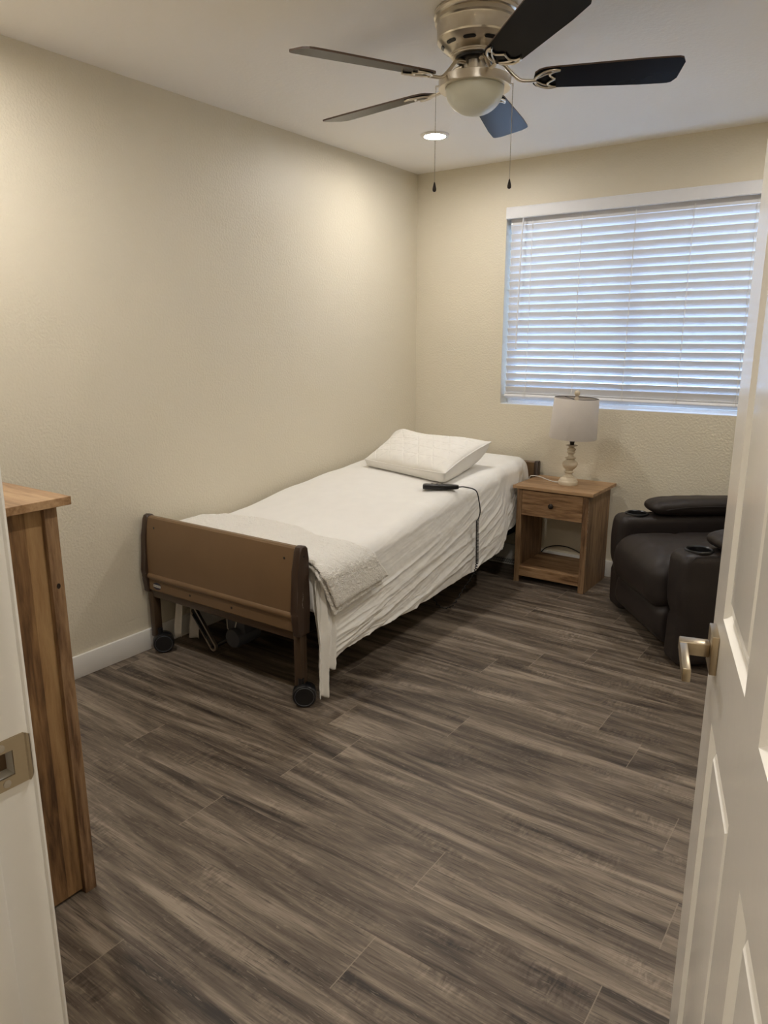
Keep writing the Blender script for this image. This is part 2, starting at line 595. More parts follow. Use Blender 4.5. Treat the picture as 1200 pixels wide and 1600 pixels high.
# strike plate (part of the frame)
bm = BM()
Y0, Y1, Z0, Z1 = SY - 0.022, SY + 0.0235, SZ - 0.0275, SZ + 0.0275
ys = [Y0, ph[0] + 0.001, ph[1] - 0.001, Y1]; zs = [Z0, ph[2] + 0.001, ph[3] - 0.001, Z1]
for i in range(3):
    for k in range(3):
        if i == 1 and k == 1:
            continue
        box(bm, DX0 + 0.0002, DX0 + 0.0022, ys[i], ys[i + 1], zs[k], zs[k + 1])
bmesh.ops.remove_doubles(bm, verts=bm.verts, dist=1e-5)
lip = [(Y1, 0.0022), (Y1 + 0.003, 0.0016), (Y1 + 0.0055, -0.001), (Y1 + 0.0075, -0.006)]
prev = None
for yy, xx in lip:
    zz = 0.0275 - (yy - Y1) * 0.9
    a = [bm.verts.new((DX0 + xx, yy, SZ - zz)), bm.verts.new((DX0 + xx, yy, SZ + zz)),
         bm.verts.new((DX0 + xx + 0.0016, yy + 0.0012, SZ + zz)), bm.verts.new((DX0 + xx + 0.0016, yy + 0.0012, SZ - zz))]
    if prev:
        for i in range(4):
            bm.faces.new((prev[i], prev[(i + 1) % 4], a[(i + 1) % 4], a[i]))
    else:
        bm.faces.new(a)
    prev = a
bm.faces.new(prev)
strike = link('strike_plate', bm, M['satin'], trim)
strike['label'] = 'satin nickel strike plate'
for dz in (-0.0205, 0.0205):
    bm = BM()
    lathe(bm, [(0.0042, 0.0023), (0.0040, 0.0030), (0.0015, 0.0034)], 16, (DX0, SY - 0.0005 - dz * 0.05, SZ + dz), axis='x')
    link('screw', bm, M['steel'], strike, smooth=True, angle=40)
bm = BM()
box(bm, DX0 - JT - 0.02, DX0 - JT + 0.001, ph[0], ph[1], ph[2], ph[3])
link('strike_pocket', bm, M['pocket'], trim)

# ------------------------------------------------------------------ window (vinyl slider behind the blind)
win = struct(empty('window_1', ((WX0 + WX1) / 2, 0.1, WZ0)))
wx, wz = (WX1 - WX0) / 2, WZ1 - WZ0
bm = BM()
fw = 0.045
def frame(bm, x0, x1, z0, z1, fw, y0, y1, b=0.003):
    box(bm, x0, x0 + fw, y0, y1, z0, z1, b); box(bm, x1 - fw, x1, y0, y1, z0, z1, b)
    box(bm, x0 + fw, x1 - fw, y0, y1, z0, z0 + fw, b); box(bm, x0 + fw, x1 - fw, y0, y1, z1 - fw, z1, b)
frame(bm, -wx, wx, 0, wz, 0.022, 0.0, 0.06)
link('window_frame', bm, M['vinyl'], win, smooth=True, angle=40)
for x0, x1, yy in ((-wx + 0.0225, 0.02, 0.005), (-0.02, wx - 0.0225, 0.032)):
    bm = BM(); frame(bm, x0, x1, 0.0225, wz - 0.0225, 0.026, yy, yy + 0.022)
    sash = link('sash', bm, M['vinyl'], win, smooth=True, angle=40)
    bm = BM(); box(bm, x0 + 0.0265, x1 - 0.0265, yy + 0.009, yy + 0.013, 0.049, wz - 0.049)
    link('pane', bm, M['glass'], sash)

bm = BM(); box(bm, -wx + 0.0005, wx - 0.0005, -0.0995, -0.0005, 0.0002, 0.0045, 0.001)
link('window_sill', bm, M['vinyl'], win)

# ------------------------------------------------------------------ door, open into the room
D_F, D_H = Vector((2.551, -3.198)), Vector((2.750, -3.905))     # free edge and hinge edge of its hall-side face
DW = (D_F - D_H).length
dv = (D_H - D_F).normalized()
DT = 0.035
door = struct(empty('door_1', (D_F.x, D_F.y, 0.008), math.atan2(dv.y, dv.x)))
# local: x from the free edge to the hinges; the hall-side face is y=0 and looks to -y... the slab lies on +y
DH = 2.03
def door_face(bm, y, sgn):
    st_, mu = 0.096, 0.098
    cx = [0, st_, st_ + (DW - 2 * st_ - mu) / 2, st_ + (DW - 2 * st_ - mu) / 2 + mu, DW - st_, DW]
    cz = [0, 0.235, 0.905, 1.052, 1.64, 1.73, 1.92, DH]
    grid_v = {}
    def V(x, z, d=0.0):
        return bm.verts.new((x, y + sgn * d, z))
    P = [[V(x, z) for z in cz] for x in cx]
    for i in range(5):
        for k in range(7):
            q = (P[i][k], P[i + 1][k], P[i + 1][k + 1], P[i][k + 1])
            if i in (1, 3) and k in (1, 3, 5):
                ring = list(q)
                x0, x1, z0, z1 = cx[i], cx[i + 1], cz[k], cz[k + 1]
                for ins, dep in ((0.003, 0.004), (0.009, 0.0085), (0.014, 0.0095), (0.024, 0.0095), (0.030, 0.0050), (0.034, 0.0025), (0.040, 0.0020)):
                    nx = [V(x0 + ins, z0 + ins, dep), V(x1 - ins, z0 + ins, dep), V(x1 - ins, z1 - ins, dep), V(x0 + ins, z1 - ins, dep)]
                    for a in range(4):
                        bm.faces.new((ring[a], ring[(a + 1) % 4], nx[(a + 1) % 4], nx[a]))
                    ring = nx
                bm.faces.new(ring)
            else:
                bm.faces.new(q)
    return P
bm = BM()
A = door_face(bm, 0.0, 1); B = door_face(bm, DT, -1)
def strip(a, b):
    for i in range(len(a) - 1):
        bm.faces.new((a[i], a[i + 1], b[i + 1], b[i]))
strip(A[0], B[0]); strip(A[-1], B[-1])
strip([r[0] for r in A], [r[0] for r in B]); strip([r[-1] for r in A], [r[-1] for r in B])
slab = link('door_panel', bm, M['door'], door, smooth=True, angle=18)
HZ = 1.004 - 0.008
def handle(sg, y0):
    """square rose, stem and flat lever turned towards the hinges"""
    bm = BM()
    box(bm, 0.035, 0.089, min(y0, y0 + sg * 0.009), max(y0, y0 + sg * 0.009), HZ - 0.027, HZ + 0.027, 0.0012, 2)
    rose = link('handle_rose', bm, M['satin'], door, smooth=True, angle=40)
    bm = BM()
    s0, s1 = y0 + sg * 0.0091, y0 + sg * 0.047
    box(bm, 0.051, 0.073, min(s0, s1), max(s0, s1), HZ - 0.009, HZ + 0.009, 0.0015, 2)
    s2, s3 = y0 + sg * 0.037, y0 + sg * 0.047
    box(bm, 0.0735, 0.160, min(s2, s3), max(s2, s3), HZ - 0.009, HZ + 0.009, 0.0015, 2)
    link('lever', bm, M['satin'], rose, smooth=True, angle=40)
handle(-1, -0.0001)
handle(1, DT + 0.0001)
bm = BM(); box(bm, -0.0012, -0.0001, 0.0055, DT - 0.0055, HZ - 0.028, HZ + 0.028)
lp = link('latch_plate', bm, M['satin'], door)
bm = BM(); prism(bm, [(-0.0115, 0.012), (-0.0013, 0.012), (-0.0013, DT - 0.012), (-0.004, DT - 0.012)], HZ - 0.008, HZ + 0.008, axis='z')
link('latch_bolt', bm, M['satin'], lp)
for z in (0.25, 1.02, 1.80):
    bm = BM(); lathe(bm, [(0.007, z - 0.045), (0.007, z + 0.045)], 12, (DW + 0.002, DT + 0.004, 0))
    link('hinge', bm, M['satin'], door, smooth=True, angle=40)

# ------------------------------------------------------------------ ceiling downlights
def downlight(x, y, label, r=0.072, glow='lamp_glow', group='recessed ceiling downlights'):
    t = empty('downlight', (x, y, H), 0, label, 'ceiling light', group)
    bm = BM()
    lathe(bm, [(r * 0.74, -0.003), (r * 0.78, -0.0095), (r * 0.96, -0.0085), (r * 1.02, -0.006), (r * 1.04, -0.0012), (r * 1.04, -0.0003), (r * 0.74, -0.0003)], 48, cap=False)
    link('trim_ring', bm, M['trim'], t, smooth=True, angle=40)
    bm = BM(); lathe(bm, [(r * 0.735, -0.0045), (r * 0.6, -0.0062), (0.001, -0.0066)], 48)
    link('diffuser', bm, M[glow], t, smooth=True)
    return t
downlight(0.573, -0.735, 'round recessed ceiling downlight shining behind the fan')
downlight(2.400, -0.735, 'round recessed ceiling downlight in the window corner above the recliner')
downlight(0.573, -3.130, 'round recessed ceiling downlight above the dresser', glow='near_glow')
downlight(2.330, -3.130, 'round recessed ceiling downlight just inside the doorway', glow='near_glow')
downlight(2.35, -5.25, 'round recessed downlight in the hall ceiling outside the doorway', 0.09, 'hall_glow', None)

# ================================================================== WINDOW BLIND
BX = (WX0 + WX1) / 2
blind = empty('window_blind', (BX, 0.0, WZ0), 0, 'white horizontal slat blind, closed, filling the window above the nightstand', 'blind')
hw = (WX1 - WX0) / 2
zv0, zv1 = 2.113 - WZ0, WZ1 - WZ0 - 0.001
bm = BM()
prof = [(-0.012, zv0), (0.0, zv0), (0.0, zv1), (-0.008, zv1), (-0.012, zv1 - 0.006), (-0.012, zv0 + 0.008), (-0.0135, zv0 + 0.004)]
prism(bm, prof, -hw + 0.001, hw - 0.001)
for s in (-1, 1):
    box(bm, s * (hw - 0.008) - 0.006, s * (hw - 0.008) + 0.006, 0.0, 0.030, zv0, zv1)
link('valance', bm, M['slat'], blind)
bm = BM(); box(bm, -hw + 0.016, hw - 0.016, 0.030, 0.072, 2.078 - WZ0, zv1, 0.002)
link('headrail', bm, M['slat'], blind)
SP = 0.0460
tilt = math.radians(63)
bm = BM()
sl_z = []
for i in range(22):
    zc = 2.054 - WZ0 - i * SP + (0.009 if i == 21 else 0)
    sl_z.append(zc)
    yc = 0.040
    n = 5
    pts_t, pts_b = [], []
    for k in range(n + 1):
        q = (k / n - 0.5) * 0.050
        cr = 0.0016 * (1 - (2 * k / n - 1) ** 2)
        # inner (room) edge high, outer edge low
        y = yc + q * math.cos(tilt) - (cr) * math.sin(tilt) * 1.0
        z = zc - q * math.sin(tilt) - cr * math.cos(tilt)
        ny, nz_ = math.sin(tilt), math.cos(tilt)
        pts_t.append((y - ny * 0.0013, z - nz_ * 0.0013)); pts_b.append((y + ny * 0.0013, z + nz_ * 0.0013))
    prism(bm, pts_t + pts_b[::-1], -hw + 0.017 + 0.001 * math.sin(i * 2.1), hw - 0.017)
link('slats', bm, M['slat'], blind)
bm = BM()
zb = 1.057 - WZ0
rot = Matrix.Rotation(math.radians(-24), 4, 'X')
box(bm, -hw + 0.017, hw - 0.017, -0.026, 0.026, -0.0085, 0.0085, 0.003, 2)
for dz in (0.013, 0.018):
    box(bm, -hw + 0.018, hw - 0.018, -0.025, 0.025, dz - 0.0014, dz + 0.0014)
bmesh.ops.transform(bm, matrix=Matrix.Translation((0, 0.036, zb)) @ rot, verts=bm.verts)
link('bottom_rail', bm, M['slat'], blind, smooth=True, angle=40)
for x in (0.798, 1.100, 1.403, 1.706, 2.010):
    bm = BM()
    zt_, zb_ = zv0 + 0.004, zb - 0.008
    for sy in (-1, 1):
        pts_ = []
        for i in range(len(sl_z)):
            z = sl_z[i] + (0.0215 if sy < 0 else -0.0215)
            pts_.append((x - BX + 0.0015 * math.sin(i * 1.9 + sy), 0.040 + sy * 0.0145, z))
        tube(bm, [(x - BX, 0.036 + sy * 0.01, 2.077 - WZ0)] + pts_ + [(x - BX + 0.006, 0.036 + sy * 0.031, zb_ + (0.014 if sy < 0 else -0.01))], 0.0011, 6)
    # lift cord in front, drooping into a small loop under the rail
    tube(bm, [(x - BX + 0.01, 0.005, 2.10 - WZ0), (x - BX + 0.007, 0.013, 0.5), (x - BX + 0.004, 0.012, 0.10), (x - BX - 0.01, 0.000, zb + 0.008), (x - BX + 0.004, -0.003, zb - 0.004)], 0.0011, 6)
    link('ladder_cord', bm, M['cord'], blind, smooth=True)
bm = BM()
wp = [(0.752 - BX, -0.004, 2.118 - WZ0), (0.746 - BX, -0.006, 2.0 - WZ0), (0.735 - BX, -0.006, 1.35 - WZ0)]
tube(bm, wp, 0.0042, 6)
link('tilt_wand', bm, M['slat'], blind, smooth=True, angle=70)

# ================================================================== CEILING FAN
FX, FY = 1.442, -1.912
fan = empty('ceiling_fan', (FX, FY, H), 0, 'brushed nickel hugger ceiling fan with five dark blades and bowl light', 'ceiling fan')
def Z(z): return z - H
bm = BM()
prof = [(0.02, -0.0003), (0.128, -0.0003), (0.136, -0.004), (0.139, -0.012), (0.137, -0.020), (0.131, -0.024), (0.133, -0.030), (0.134, -0.038), (0.1285, -0.043),
        (0.127, -0.048), (0.127, -0.086), (0.125, -0.091), (0.108, -0.108), (0.086, -0.124), (0.081, -0.126), (0.081, -0.130), (0.077, -0.131), (0.077, -0.135), (0.071, -0.137), (0.02, -0.137)]
lathe(bm, prof, 64)
hous = link('motor_housing', bm, M['nickel'], fan, smooth=True, angle=20)
# vent slots: dark inlays lying on the bevel
for k in range(10):
    a0 = 2 * PI * k / 10
    bm = BM()
    def sl(u, v, a0=a0):
        a = a0 + (u - 0.5) * 0.40
        ew = abs(2 * u - 1)
        mid = 0.5 + (v - 0.5) * math.sqrt(max(0.0, 1 - ew ** 6))
        rr = 0.1122 - mid * 0.0095; z = -0.1042 - mid * 0.0072
        return ((rr + 0.0007) * math.cos(a), (rr + 0.0007) * math.sin(a), z - 0.0007)
    grid(bm, 12, 3, sl)
    link('vent_slot', bm, M['black'], hous)
bm = BM()
lathe(bm, [(0.066, -0.1372), (0.066, -0.1440), (0.060, -0.1470), (0.040, -0.1475)], 40)
link('flywheel', bm, M['black'], fan, smooth=True, angle=40)
bm = BM()
lathe(bm, [(0.030, -0.1477), (0.036, -0.1480), (0.036, -0.192), (0.0385, -0.193), (0.0385, -0.1975), (0.030, -0.1975)], 40)
link('switch_cup', bm, M['nickel'], fan, smooth=True, angle=40)
bm = BM()
lathe(bm, [(0.030, -0.1985), (0.1165, -0.1985), (0.1185, -0.2000), (0.1185, -0.2270), (0.1175, -0.2282), (0.112, -0.2282), (0.097, -0.2255), (0.097, -0.2225), (0.03, -0.2225)], 64)
ring = link('light_ring', bm, M['nickel'], fan, smooth=True, angle=25)
bm = BM()
bp = [(0.0955, -0.2226)]
for k in range(15):
    a = k / 14 * PI / 2
    bp.append((0.0955 * math.cos(a) ** 0.9 if k < 14 else 0.001, -0.228 - 0.078 * math.sin(a)))
lathe(bm, bp, 64)
bowl = link('bowl_shade', bm, M['opal'], fan, smooth=True)
bowl['label'] = 'frosted white glass bowl, unlit'

def make_blade(ang, droop):
    bm = BM()
    r0, r1 = 0.185, 0.654
    N = 40
    def halfw(u):
        return 0.054 + 0.018 * min(1, u / 0.75)
    out_top = []
    outline = []
    L = r1 - r0
    for k in range(N + 1):
        u = k / N
        h = halfw(u)
        du = u * L
        rc0, rc1 = 0.05, 0.028
        if du < rc0: h *= math.sqrt(max(0.0, 1 - ((rc0 - du) / rc0) ** 2)) * 0.45 + 0.55
        if L - du < rc1: h -= rc1 * (1 - math.sqrt(max(0.0, 1 - ((rc1 - (L - du)) / rc1) ** 2)))
        outline.append((r0 + du, h))
    T = 0.0055
    rows = []
    for x, h in outline:
        rows.append([bm.verts.new((x, -h, -T / 2)), bm.verts.new((x, h, -T / 2)), bm.verts.new((x, h, T / 2)), bm.verts.new((x, -h, T / 2))])
    for a, b in zip(rows, rows[1:]):
        for i in range(4):
            f = bm.faces.new((a[i], a[(i + 1) % 4], b[(i + 1) % 4], b[i]))
            f.material_index = 0 if i in (0, 2) else 1
    f = bm.faces.new(rows[0]); f.material_index = 1
    f = bm.faces.new(rows[-1]); f.material_index = 1
    pit = Matrix.Rotation(math.radians(-12), 4, 'X')
    trf = Matrix.Translation((0, 0, -0.205)) @ pit
    bmesh.ops.transform(bm, matrix=trf, verts=bm.verts)
    b = link('blade', bm, [M['blade'], M['bladeedge']], fan)
    b.rotation_euler = (0, droop, ang)
    # blade iron: S-shaped arm plus scrolled open trident under the blade
    bm = BM()
    arm = smooth_path([(0.050, 0, -0.1515), (0.082, 0, -0.156), (0.112, 0, -0.186), (0.140, 0, -0.209), (0.170, 0, -0.213), (0.192, 0, -0.2125)], 6)
    tube(bm, arm, [0.0085] * 8 + [0.0075] * (len(arm) - 8), 10, flat=0.75)
    T2 = []
    def und(x, y):   # a point just under the pitched blade
        p = trf @ Vector((x, y, -T / 2 - 0.004))
        return (p.x, p.y, p.z)
    for s in (-1, 1):
        outer = [und(0.186, 0), und(0.196, s * 0.024), und(0.215, s * 0.043), und(0.243, s * 0.051), und(0.262, s * 0.047)]
        tube(bm, smooth_path(outer, 6), 0.0042, 8)
        inner = [und(0.262, s * 0.047), und(0.243, s * 0.040), und(0.232, s * 0.026), und(0.240, s * 0.012), und(0.252, 0)]
        tube(bm, smooth_path(inner, 6), 0.0036, 8)
        web = [und(0.190, s * 0.006), und(0.207, s * 0.020), und(0.222, s * 0.030), und(0.236, s * 0.034)]
        tube(bm, smooth_path(web, 5), 0.0030, 8)
        lathe(bm, [(0.005, -0.002), (0.005, 0.001), (0.001, 0.0015)], 10, und(0.240, s * 0.043))
    link('blade_iron', bm, M['nickel'], b, smooth=True, angle=50)
    return b
for ang, droop in ((246.8, 1.9), (174.8, 0.6), (105.0, 0.0), (31.3, -2.0), (318.8, -0.6)):
    make_blade(math.radians(ang), math.radians(droop))

def pull_chain(dx, dy, ztop, zbot, fob_len):
    bm = BM()
    n = int((ztop - zbot) / 0.0046)
    for i in range(n):
        z = ztop - (i + 0.5) * 0.0046
        lathe(bm, [(0.0004, z - 0.0019), (0.0017, z - 0.0009), (0.0017, z + 0.0009), (0.0004, z + 0.0019)], 6, (dx, dy, 0))
    tube(bm, [(dx, dy, ztop), (dx, dy, zbot)], 0.0006, 5)
    d = Vector((dx, dy, 0)).normalized()
    ch = link('pull_chain', bm, M['steel'], fan, smooth=True)
    bm = BM()
    # short spout out of the ring
    tube(bm, [(d.x * 0.117, d.y * 0.117, ztop + 0.004), (dx, dy, ztop + 0.004), (dx, dy, ztop - 0.004)], 0.0022, 8)
    link('chain_spout', bm, M['nickel'], ch, smooth=True)
    bm = BM()
    lathe(bm, [(0.0008, zbot + 0.002), (0.0025, zbot - 0.002), (0.0052, zbot - fob_len * 0.45), (0.0068, zbot - fob_len * 0.72), (0.0060, zbot - fob_len * 0.92), (0.0025, zbot - fob_len)], 18, (dx, dy, 0))
    fb_ = link('chain_fob', bm, M['bronze'], ch, smooth=True)
    fb_['label'] = 'dark teardrop pull on the chain end'
pull_chain(-0.1135, -0.0590, Z(2.222), Z(1.930), 0.030)
pull_chain(0.1070, 0.0640, Z(2.222), Z(1.935), 0.030)

# ================================================================== HOSPITAL BED
bed = empty('hospital_bed', (0.5, -1.2, 0), 0, 'hospital bed with tan footboard, brown posts and black casters', 'bed')
BO = Vector((-0.5, 1.2, 0))
def bl(bm):            # world -> bed local
    bmesh.ops.translate(bm, verts=bm.verts, vec=BO)
    return bm
FX0, FX1, FYB = 0.062, 0.930, -2.300
# footboard panel: profile in (y, z)
prof = [(-2.262, 0.640), (-2.270, 0.647), (-2.284, 0.646), (-2.292, 0.640), (-2.301, 0.600), (-2.308, 0.540), (-2.311, 0.480), (-2.311, 0.388),
        (-2.317, 0.382), (-2.319, 0.376), (-2.319, 0.370), (-2.316, 0.364), (-2.310, 0.360), (-2.310, 0.312), (-2.306, 0.306), (-2.262, 0.306)]
bm = BM(); prism(bm, prof, FX0, FX1)
foot = link('footboard', bl(bm), M['tan'], bed, smooth=True, angle=28)
foot['label'] = 'tan laminate footboard panel'
for x, z, yy in ((0.110, 0.600, -2.3016), (0.885, 0.598, -2.3018), (0.335, 0.335, -2.3106), (0.590, 0.335, -2.3106)):
    bm = BM(); lathe(bm, [(0.0052, yy + 0.002), (0.0052, yy), (0.001, yy - 0.0004)], 14, (x, 0, z), axis='y')
    link('screw_cap', bl(bm), M['black'], foot, smooth=True, angle=40)
# oval maker's badge
def oval(bm, cx, cz, a, b, y, mi=0, n=36):
    f = bm.faces.new([bm.verts.new((cx + a * math.cos(2 * PI * i / n), y, cz + b * math.sin(2 * PI * i / n))) for i in range(n)])
    f.material_index = mi
bm = BM()
bx_, bz_ = 0.116, 0.334
lathe(bm, [(0.001, -0.0012), (0.027, -0.0012), (0.027, 0.0)], 36, (0, 0, 0), axis='y')
for v in bm.verts:
    v.co = Vector((v.co.x + bx_, v.co.y - 2.3101, v.co.z * 0.60 + bz_))
badge = link('badge', bl(bm), M['navy'], foot)
bm = BM()
def band(u, v):
    x = (u - 0.5) * 0.0495
    lim = 0.0162 * math.sqrt(max(0, 1 - (x / 0.0264) ** 2)) - 0.0015
    hgt = min(0.0056, max(0.0002, lim))
    return (bx_ + x, -2.3115, bz_ + (v - 0.5) * 2 * hgt)
grid(bm, 24, 2, band)
link('badge_band', bl(bm), M['label'], badge)
def text_mesh(s, size, name, mat, parent, loc, rot):
    cu = bpy.data.curves.new(name, 'FONT')
    cu.body = s
    cu.size = size
    cu.align_x = 'CENTER'; cu.align_y = 'CENTER'
    cu.extrude = 0.0001
    tmp = bpy.data.objects.new(name, cu)
    col.objects.link(tmp)
    dg = bpy.context.evaluated_depsgraph_get()
    me = bpy.data.meshes.new_from_object(tmp.evaluated_get(dg))
    bpy.data.objects.remove(tmp)
    me.materials.clear(); me.materials.append(mat)
    o = bpy.data.objects.new(name, me)
    col.objects.link(o)
    o.parent = parent
    o.location = loc
    o.rotation_euler = rot
    return o
text_mesh('INVACARE', 0.0088, 'badge_lettering', M['navy'], badge, Vector((bx_, -2.3119, bz_)) + BO, (PI / 2, 0, 0))

def side_post(x0, x1, name):
    # bulging plastic end trim in (y, z)
    prof = [(-2.252, 0.640), (-2.262, 0.650), (-2.280, 0.653), (-2.293, 0.648), (-2.301, 0.632), (-2.312, 0.560), (-2.318, 0.480), (-2.319, 0.400),
            (-2.324, 0.385), (-2.326, 0.372), (-2.322, 0.358), (-2.320, 0.340), (-2.319, 0.302), (-2.315, 0.296), (-2.256, 0.296), (-2.252, 0.302), (-2.250, 0.420), (-2.253, 0.520), (-2.258, 0.600)]
    bm = BM(); prism(bm, prof, x0, x1)
    es = [e for e in bm.edges if abs(e.verts[0].co.x - e.verts[1].co.x) < 1e-6]
    bmesh.ops.bevel(bm, geom=es, offset=0.007, segments=3, profile=0.5, affect='EDGES')
    return link(name, bl(bm), M['brown'], bed, smooth=True, angle=35)
p1 = side_post(0.030, 0.061, 'side_post'); p2 = side_post(0.931, 0.965, 'side_post')
bm = BM()
lathe(bm, [(0.0055, 0.9646), (0.0055, 0.9656), (0.001, 0.966)], 14, (0, -2.278, 0.612), axis='x')
link('screw_cap', bl(bm), M['black'], p2, smooth=True, angle=40)
def wear(name, parent, fn_pt, n, mat, seed, wmax):
    """one ragged strip of worn paint along an edge"""
    bm = BM()
    rng = random.Random(seed)
    L, Rr = [], []
    for i in range(n):
        wd = max(0.00012, wmax * (rng.random() - 0.45) * 1.8)
        a, b = fn_pt(i / (n - 1), wd)
        L.append(bm.verts.new(a)); Rr.append(bm.verts.new(b))
    for i in range(n - 1):
        bm.faces.new((L[i], L[i + 1], Rr[i + 1], Rr[i]))
    return link(name, bm, mat, parent)
def scuff(u, wd):
    y = -2.292 + 0.003 * math.sin(u * 7)
    z = 0.475 - 0.07 * u
    return (Vector((0.9653, y, z)) + BO, Vector((0.9653, y + wd, z)) + BO)
wear('scuff_mark', p2, scuff, 26, M['label'], 3, 0.0022)
bm = BM(); box(bm, FX0 - 0.02, FX1 + 0.02, -2.300, -2.262, 0.272, 0.3055, 0.003)
link('crossbar', bl(bm), M['bedmetal'], bed, smooth=True, angle=40)

def caster(parent, x, y, r=0.047, rz=0.35):
    bm = BM()
    # twin-wheel furniture caster: hooded body with a wheel each side
    wl = 0.028
    lathe(bm, [(r * 0.55, -wl), (r * 0.92, -wl), (r, -wl + 0.006), (r, -0.004), (r * 0.85, -0.003), (r * 0.85, 0.003), (r, 0.004), (r, wl - 0.006), (r * 0.92, wl), (r * 0.55, wl)], 36, (0, 0, 0), axis='y')
    lathe(bm, [(0.012, 0.0), (0.012, r + 0.022)], 14, (-0.012, 0, 0))
    bmesh.ops.rotate(bm, verts=bm.verts, matrix=Matrix.Rotation(rz, 3, 'Z'))
    bmesh.ops.translate(bm, verts=bm.verts, vec=(x, y, r))
    c = link('caster', bl(bm), M['black'], parent, smooth=True, angle=40)
    bm = BM()
    for s in (-1, 1):
        tor = [(r * 0.80 * math.cos(a * 2 * PI / 40), s * (wl + 0.0002), r * 0.80 * math.sin(a * 2 * PI / 40)) for a in range(40)]
        tube(bm, tor, 0.0014, 6, closed=True)
    bmesh.ops.rotate(bm, verts=bm.verts, matrix=Matrix.Rotation(rz, 3, 'Z'))
    bmesh.ops.translate(bm, verts=bm.verts, vec=(x, y, r))
    link('wheel_trim', bl(bm), M['grey'], c, smooth=True)
    return c
def leg(x0, x1, y0, y1, z0, z1, cx, cy, rz):
    bm = BM(); box(bm, x0, x1, y0, y1, z0, z1, 0.003)
    l = link('leg', bl(bm), M['bedmetal'], bed, smooth=True, angle=40)
    caster(l, cx, cy, rz=rz)
leg(0.038, 0.070, -2.302, -2.262, 0.075, 0.2958, 0.083, -2.272, 0.9)
leg(0.920, 0.955, -2.302, -2.262, 0.075, 0.2958, 0.955, -2.285, 0.7)
# head end
hprof = [(-0.034, 0.664), (-0.038, 0.670), (-0.055, 0.670), (-0.060, 0.664), (-0.062, 0.40), (-0.034, 0.40)]
bm = BM(); prism(bm, hprof, 0.062, 0.918)
link('headboard', bl(bm), M['tan'], bed, smooth=True, angle=28)
for x0, x1 in ((0.030, 0.0615), (0.9185, 0.948)):
    bm = BM()
    prism(bm, [(-0.026, 0.665), (-0.032, 0.674), (-0.060, 0.674), (-0.066, 0.664), (-0.068, 0.300), (-0.026, 0.300)], x0, x1)
    es = [e for e in bm.edges if abs(e.verts[0].co.x - e.verts[1].co.x) < 1e-6]
    bmesh.ops.bevel(bm, geom=es, offset=0.006, segments=3, profile=0.5, affect='EDGES')
    link('side_post', bl(bm), M['brown'], bed, smooth=True, angle=35)
bm = BM(); box(bm, 0.05, 0.93, -0.062, -0.036, 0.205, 0.3998, 0.003)
link('crossbar', bl(bm), M['darksteel'], bed)
leg(0.036, 0.062, -0.065, -0.030, 0.075, 0.2995, 0.07, -0.085, 0.3)
leg(0.920, 0.946, -0.065, -0.030, 0.075, 0.2995, 0.91, -0.085, 0.3)
# frame rails and springs below the sheet
for x in (0.09, 0.86):
    bm = BM(); box(bm, x, x + 0.035, -2.26, -0.07, 0.255, 0.300, 0.003)
    link('side_rail', bl(bm), M['darksteel'], bed)
bm = BM()
box(bm, 0.09, 0.895, -2.22, -0.10, 0.325, 0.345)
for y in (-1.9, -1.45, -1.0, -0.5):
    box(bm, 0.10, 0.88, y - 0.015, y + 0.015, 0.300, 0.326)
link('deck', bl(bm), M['darksteel'], bed)
# bed motor with warning label, and the folded-down crank
bm = BM()
lathe(bm, [(0.02, -2.13), (0.042, -2.128), (0.046, -2.12), (0.046, -1.99), (0.03, -1.985)], 28, (0.385, 0, 0.085), axis='y')
box(bm, 0.322, 0.445, -2.105, -2.0, 0.110, 0.255, 0.006)
mot = link('drive_motor', bl(bm), M['grey'], bed, smooth=True, angle=40)
bm = BM()
lab = [(x - 0.022, z - 0.022) for x, z in ((0.352, 0.212), (0.405, 0.212), (0.418, 0.180), (0.408, 0.150), (0.378, 0.120), (0.354, 0.135))]
prism(bm, lab, -2.1068, -2.1054, axis='y')
lb_ = link('motor_label', bl(bm), M['label'], mot)
bm = BM()
inn = [(x - 0.022, z - 0.022) for x, z in ((0.358, 0.206), (0.402, 0.206), (0.412, 0.180), (0.403, 0.154), (0.378, 0.130), (0.359, 0.141))]
prism(bm, inn, -2.1074, -2.1069, axis='y')
link('label_print', bl(bm), M['grey'], lb_)
bm = BM()
cA, cB = Vector((0.180, -2.165, 0.185)), Vector((0.300, -2.165, 0.040))
dd = (cB - cA).normalized(); nn = Vector((-dd.z, 0, dd.x))
LN = (cB - cA).length
def slot(r, n=10):
    P_ = []
    for i in range(n + 1):
        a = PI / 2 + PI * i / n
        P_.append((cA + dd * (r * math.cos(a)) + nn * (r * math.sin(a))))
    for i in range(n + 1):
        a = -PI / 2 + PI * i / n
        P_.append((cB + dd * (r * math.cos(a)) + nn * (r * math.sin(a))))
    return P_
O, I = slot(0.022), slot(0.013)
rows = []
for y in (-2.172, -2.158):
    rows.append([bm.verts.new((p.x, y, p.z)) for p in O]); rows.append([bm.verts.new((p.x, y, p.z)) for p in I])
n_ = len(O)
for a, b in ((0, 1), (1, 3), (3, 2), (2, 0)):
    for i in range(n_):
        bm.faces.new((rows[a][i], rows[a][(i + 1) % n_], rows[b][(i + 1) % n_], rows[b][i]))
crank = link('crank_arm', bl(bm), M['steel'], bed, smooth=True, angle=40)
crank['label'] = 'folded steel crank arm'
bm = BM()
prism(bm, [(p.x, p.z) for p in slot(0.0125)], -2.166, -2.161, axis='y')
tube(bm, [cA + Vector((0.004, -0.012, -0.012)), cB + Vector((-0.03, -0.012, 0.036))], 0.005, 10)
